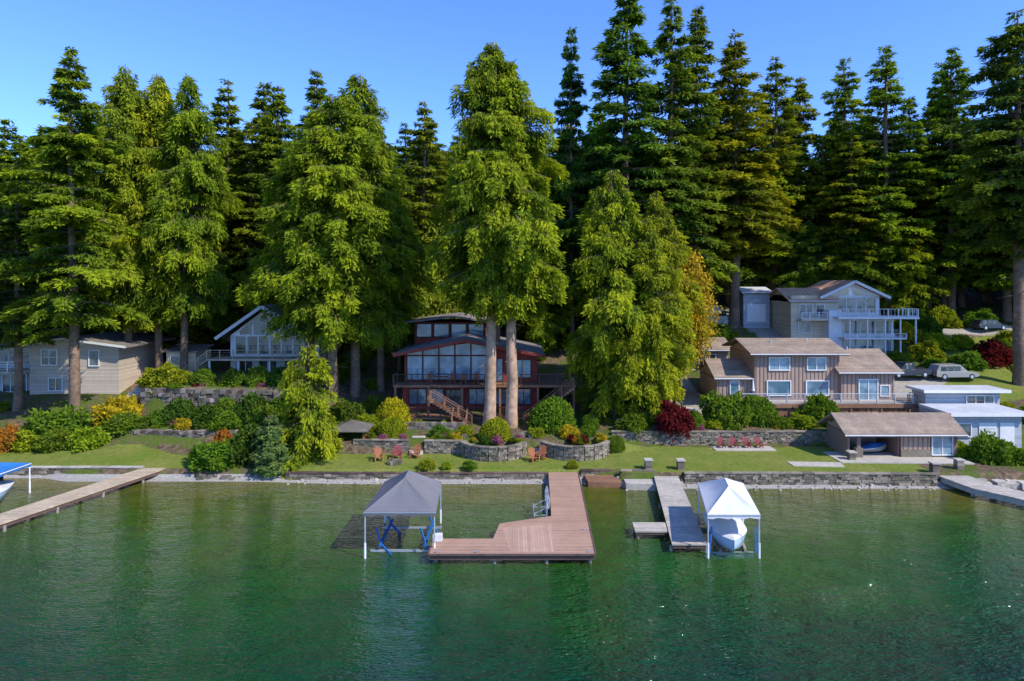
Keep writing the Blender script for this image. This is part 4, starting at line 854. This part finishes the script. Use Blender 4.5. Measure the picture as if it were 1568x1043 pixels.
for a in range(4):
    cx_,cy_=1.0*math.cos(a*1.57+.6),1.0*math.sin(a*1.57+.6)
    g.box('stools',M['tarp'],cx_-.22,cx_+.22,cy_-.22,cy_+.22,.42,.47)
    for dx in (-.18,.18):
        for dy in (-.18,.18): g.beam('stool_legs',M['alu'],(cx_+dx,cy_+dy,0),(cx_+dx,cy_+dy,.42),.04)
g.finish()
# ------------------------------------------------------------------ vehicles
def loft(st,W):
    vs=[];fs=[]
    for x,z0,z1 in st: vs+=[(x,-W/2,z0),(x,W/2,z0),(x,W/2*.96,z1),(x,-W/2*.96,z1)]
    n=len(st)
    for i in range(n-1):
        for k in range(4): fs.append((i*4+k,i*4+(k+1)%4,(i+1)*4+(k+1)%4,(i+1)*4+k))
    fs.append((3,2,1,0)); fs.append((n*4-4,n*4-3,n*4-2,n*4-1))
    return vs,fs
def car(name,loc,rz,paint,L=4.8,W=1.9,Hh=1.75,pickup=False):
    g=G(name,loc,rz,0.04); hb=.95*Hh/1.75
    g.add('body',paint,*loft([(-L/2,.5,.8),(-L/2+.1,.38,hb),(-L/2+.9,.3,hb+.03),(L/2-1.3,.3,hb+.02),(L/2-.25,.34,hb-.12),(L/2,.48,hb-.3)],W),.5)
    if pickup: c=[(-.5,hb,Hh-.05),(-.2,hb,Hh),(.7,hb,Hh),(1.35,hb,hb+.05)]
    else: c=[(-L/2+.08,hb,hb+.1),(-L/2+.45,hb,Hh-.04),(.4,hb,Hh),(1.25,hb,hb+.05)]
    g.add('cabin',paint,*loft([(x,z0,z1) for x,z0,z1 in c],W*.88),.5)
    x0=c[1][0]+.1;x1=c[2][0]
    for s in (-1,1):
        y=s*(W*.44+.012)
        n=3 if not pickup else 2
        for k in range(n):
            a=x0+(x1-x0)*k/n+.04;b=x0+(x1-x0)*(k+1)/n-.04
            g.box('side_windows',M['glass'],a,b,min(y,y-s*.03),max(y,y-s*.03),hb+.08,Hh-.12)
        for xx in (-L/2+.95,L/2-.95):
            g.cyl('wheels',M['black'],(xx,s*(W/2-.22),.36),(xx,s*(W/2+.01),.36),.36,n=18); g.cyl('hubcaps',M['alu'],(xx,s*(W/2),.36),(xx,s*(W/2+.03),.36),.2,n=12)
        g.box('headlights',M['lamp'],L/2-.14,L/2-.02,s*W*.36-.18,s*W*.36+.18,hb-.36,hb-.22); g.box('tail_lights',M['redchair'],-L/2-.02,-L/2+.05,s*W*.4-.12,s*W*.4+.12,hb-.3,hb-.05)
    g.add('windscreen',M['glass'],[(c[2][0]+.06,-W*.38,Hh-.1),(c[2][0]+.06,W*.38,Hh-.1),(c[3][0]-.02,W*.4,hb+.12),(c[3][0]-.02,-W*.4,hb+.12)],[(0,1,2,3)])
    g.box('bumpers',M['black'],L/2-.05,L/2+.06,-W*.45,W*.45,.3,.5); g.box('bumpers',M['black'],-L/2-.06,-L/2+.05,-W*.45,W*.45,.3,.5)
    if pickup: g.box('truck_bed_liner',M['black'],-L/2+.25,-.6,-W*.4,W*.4,hb+.031,hb+.06)
    g.finish()
car('parked_suv',(52.0,80.5,h1(52,80.5)+.25),.05,M['carsilver'],5.2,Hh=1.75)
car('parked_pickup_truck',(46.6,80.6,h1(46.6,80.6)+.35),math.pi+.1,M['cardark'],5.2,pickup=True)
car('parked_car',(30.0,102.0,11.1),.1,M['carwhite'],4.6,Hh=1.5)
car('parked_car',(68.0,97.2,h1(68,97.2)+.1),.1,M['cardark'],4.6,Hh=1.5)
g=G('utility_pole',(36.5,110,h1(36.5,110))); g.cyl('pole',M['pile'],(0,0,-.5),(0,0,9),.14,.1); g.beam('crossarm',M['pile'],(-1,0,8.3),(1,0,8.3),.1); g.finish()

# ------------------------------------------------------------------ light, sky, camera
sd=Vector((0.66,-0.44,0.74)).normalized()
L=bpy.data.lights.new('sun','SUN'); L.energy=5.0; L.angle=math.radians(.5); L.color=(1,.96,.87)
so=bpy.data.objects.new('sun',L); COL.objects.link(so); so.rotation_euler=(-sd).to_track_quat('-Z','Y').to_euler(); so.location=(40,-20,60)
w=bpy.data.worlds.new('World'); sc.world=w; w.use_nodes=True; nt=w.node_tree
bg=nt.nodes['Background']; sk=nt.nodes.new('ShaderNodeTexSky'); sk.sky_type='NISHITA'; sk.sun_disc=False
sk.sun_elevation=math.asin(sd.z); sk.sun_rotation=math.atan2(sd.x,sd.y); sk.air_density=1.0; sk.dust_density=.1; sk.ozone_density=1.0
nt.links.new(mixc(nt,1.0,sk.outputs[0],(0.72,1.10,2.05),'MULTIPLY'),bg.inputs[0]); bg.inputs[1].default_value=.15
cam=bpy.data.cameras.new('camera'); co=bpy.data.objects.new('camera',cam); COL.objects.link(co); sc.camera=co
co.location=(0,0,16.3); co.rotation_euler=(math.radians(90),0,0)
cam.sensor_width=36; cam.lens=36*1045/1568; cam.shift_y=-(521.5-430)/1568; cam.clip_end=4000; cam.clip_start=.5
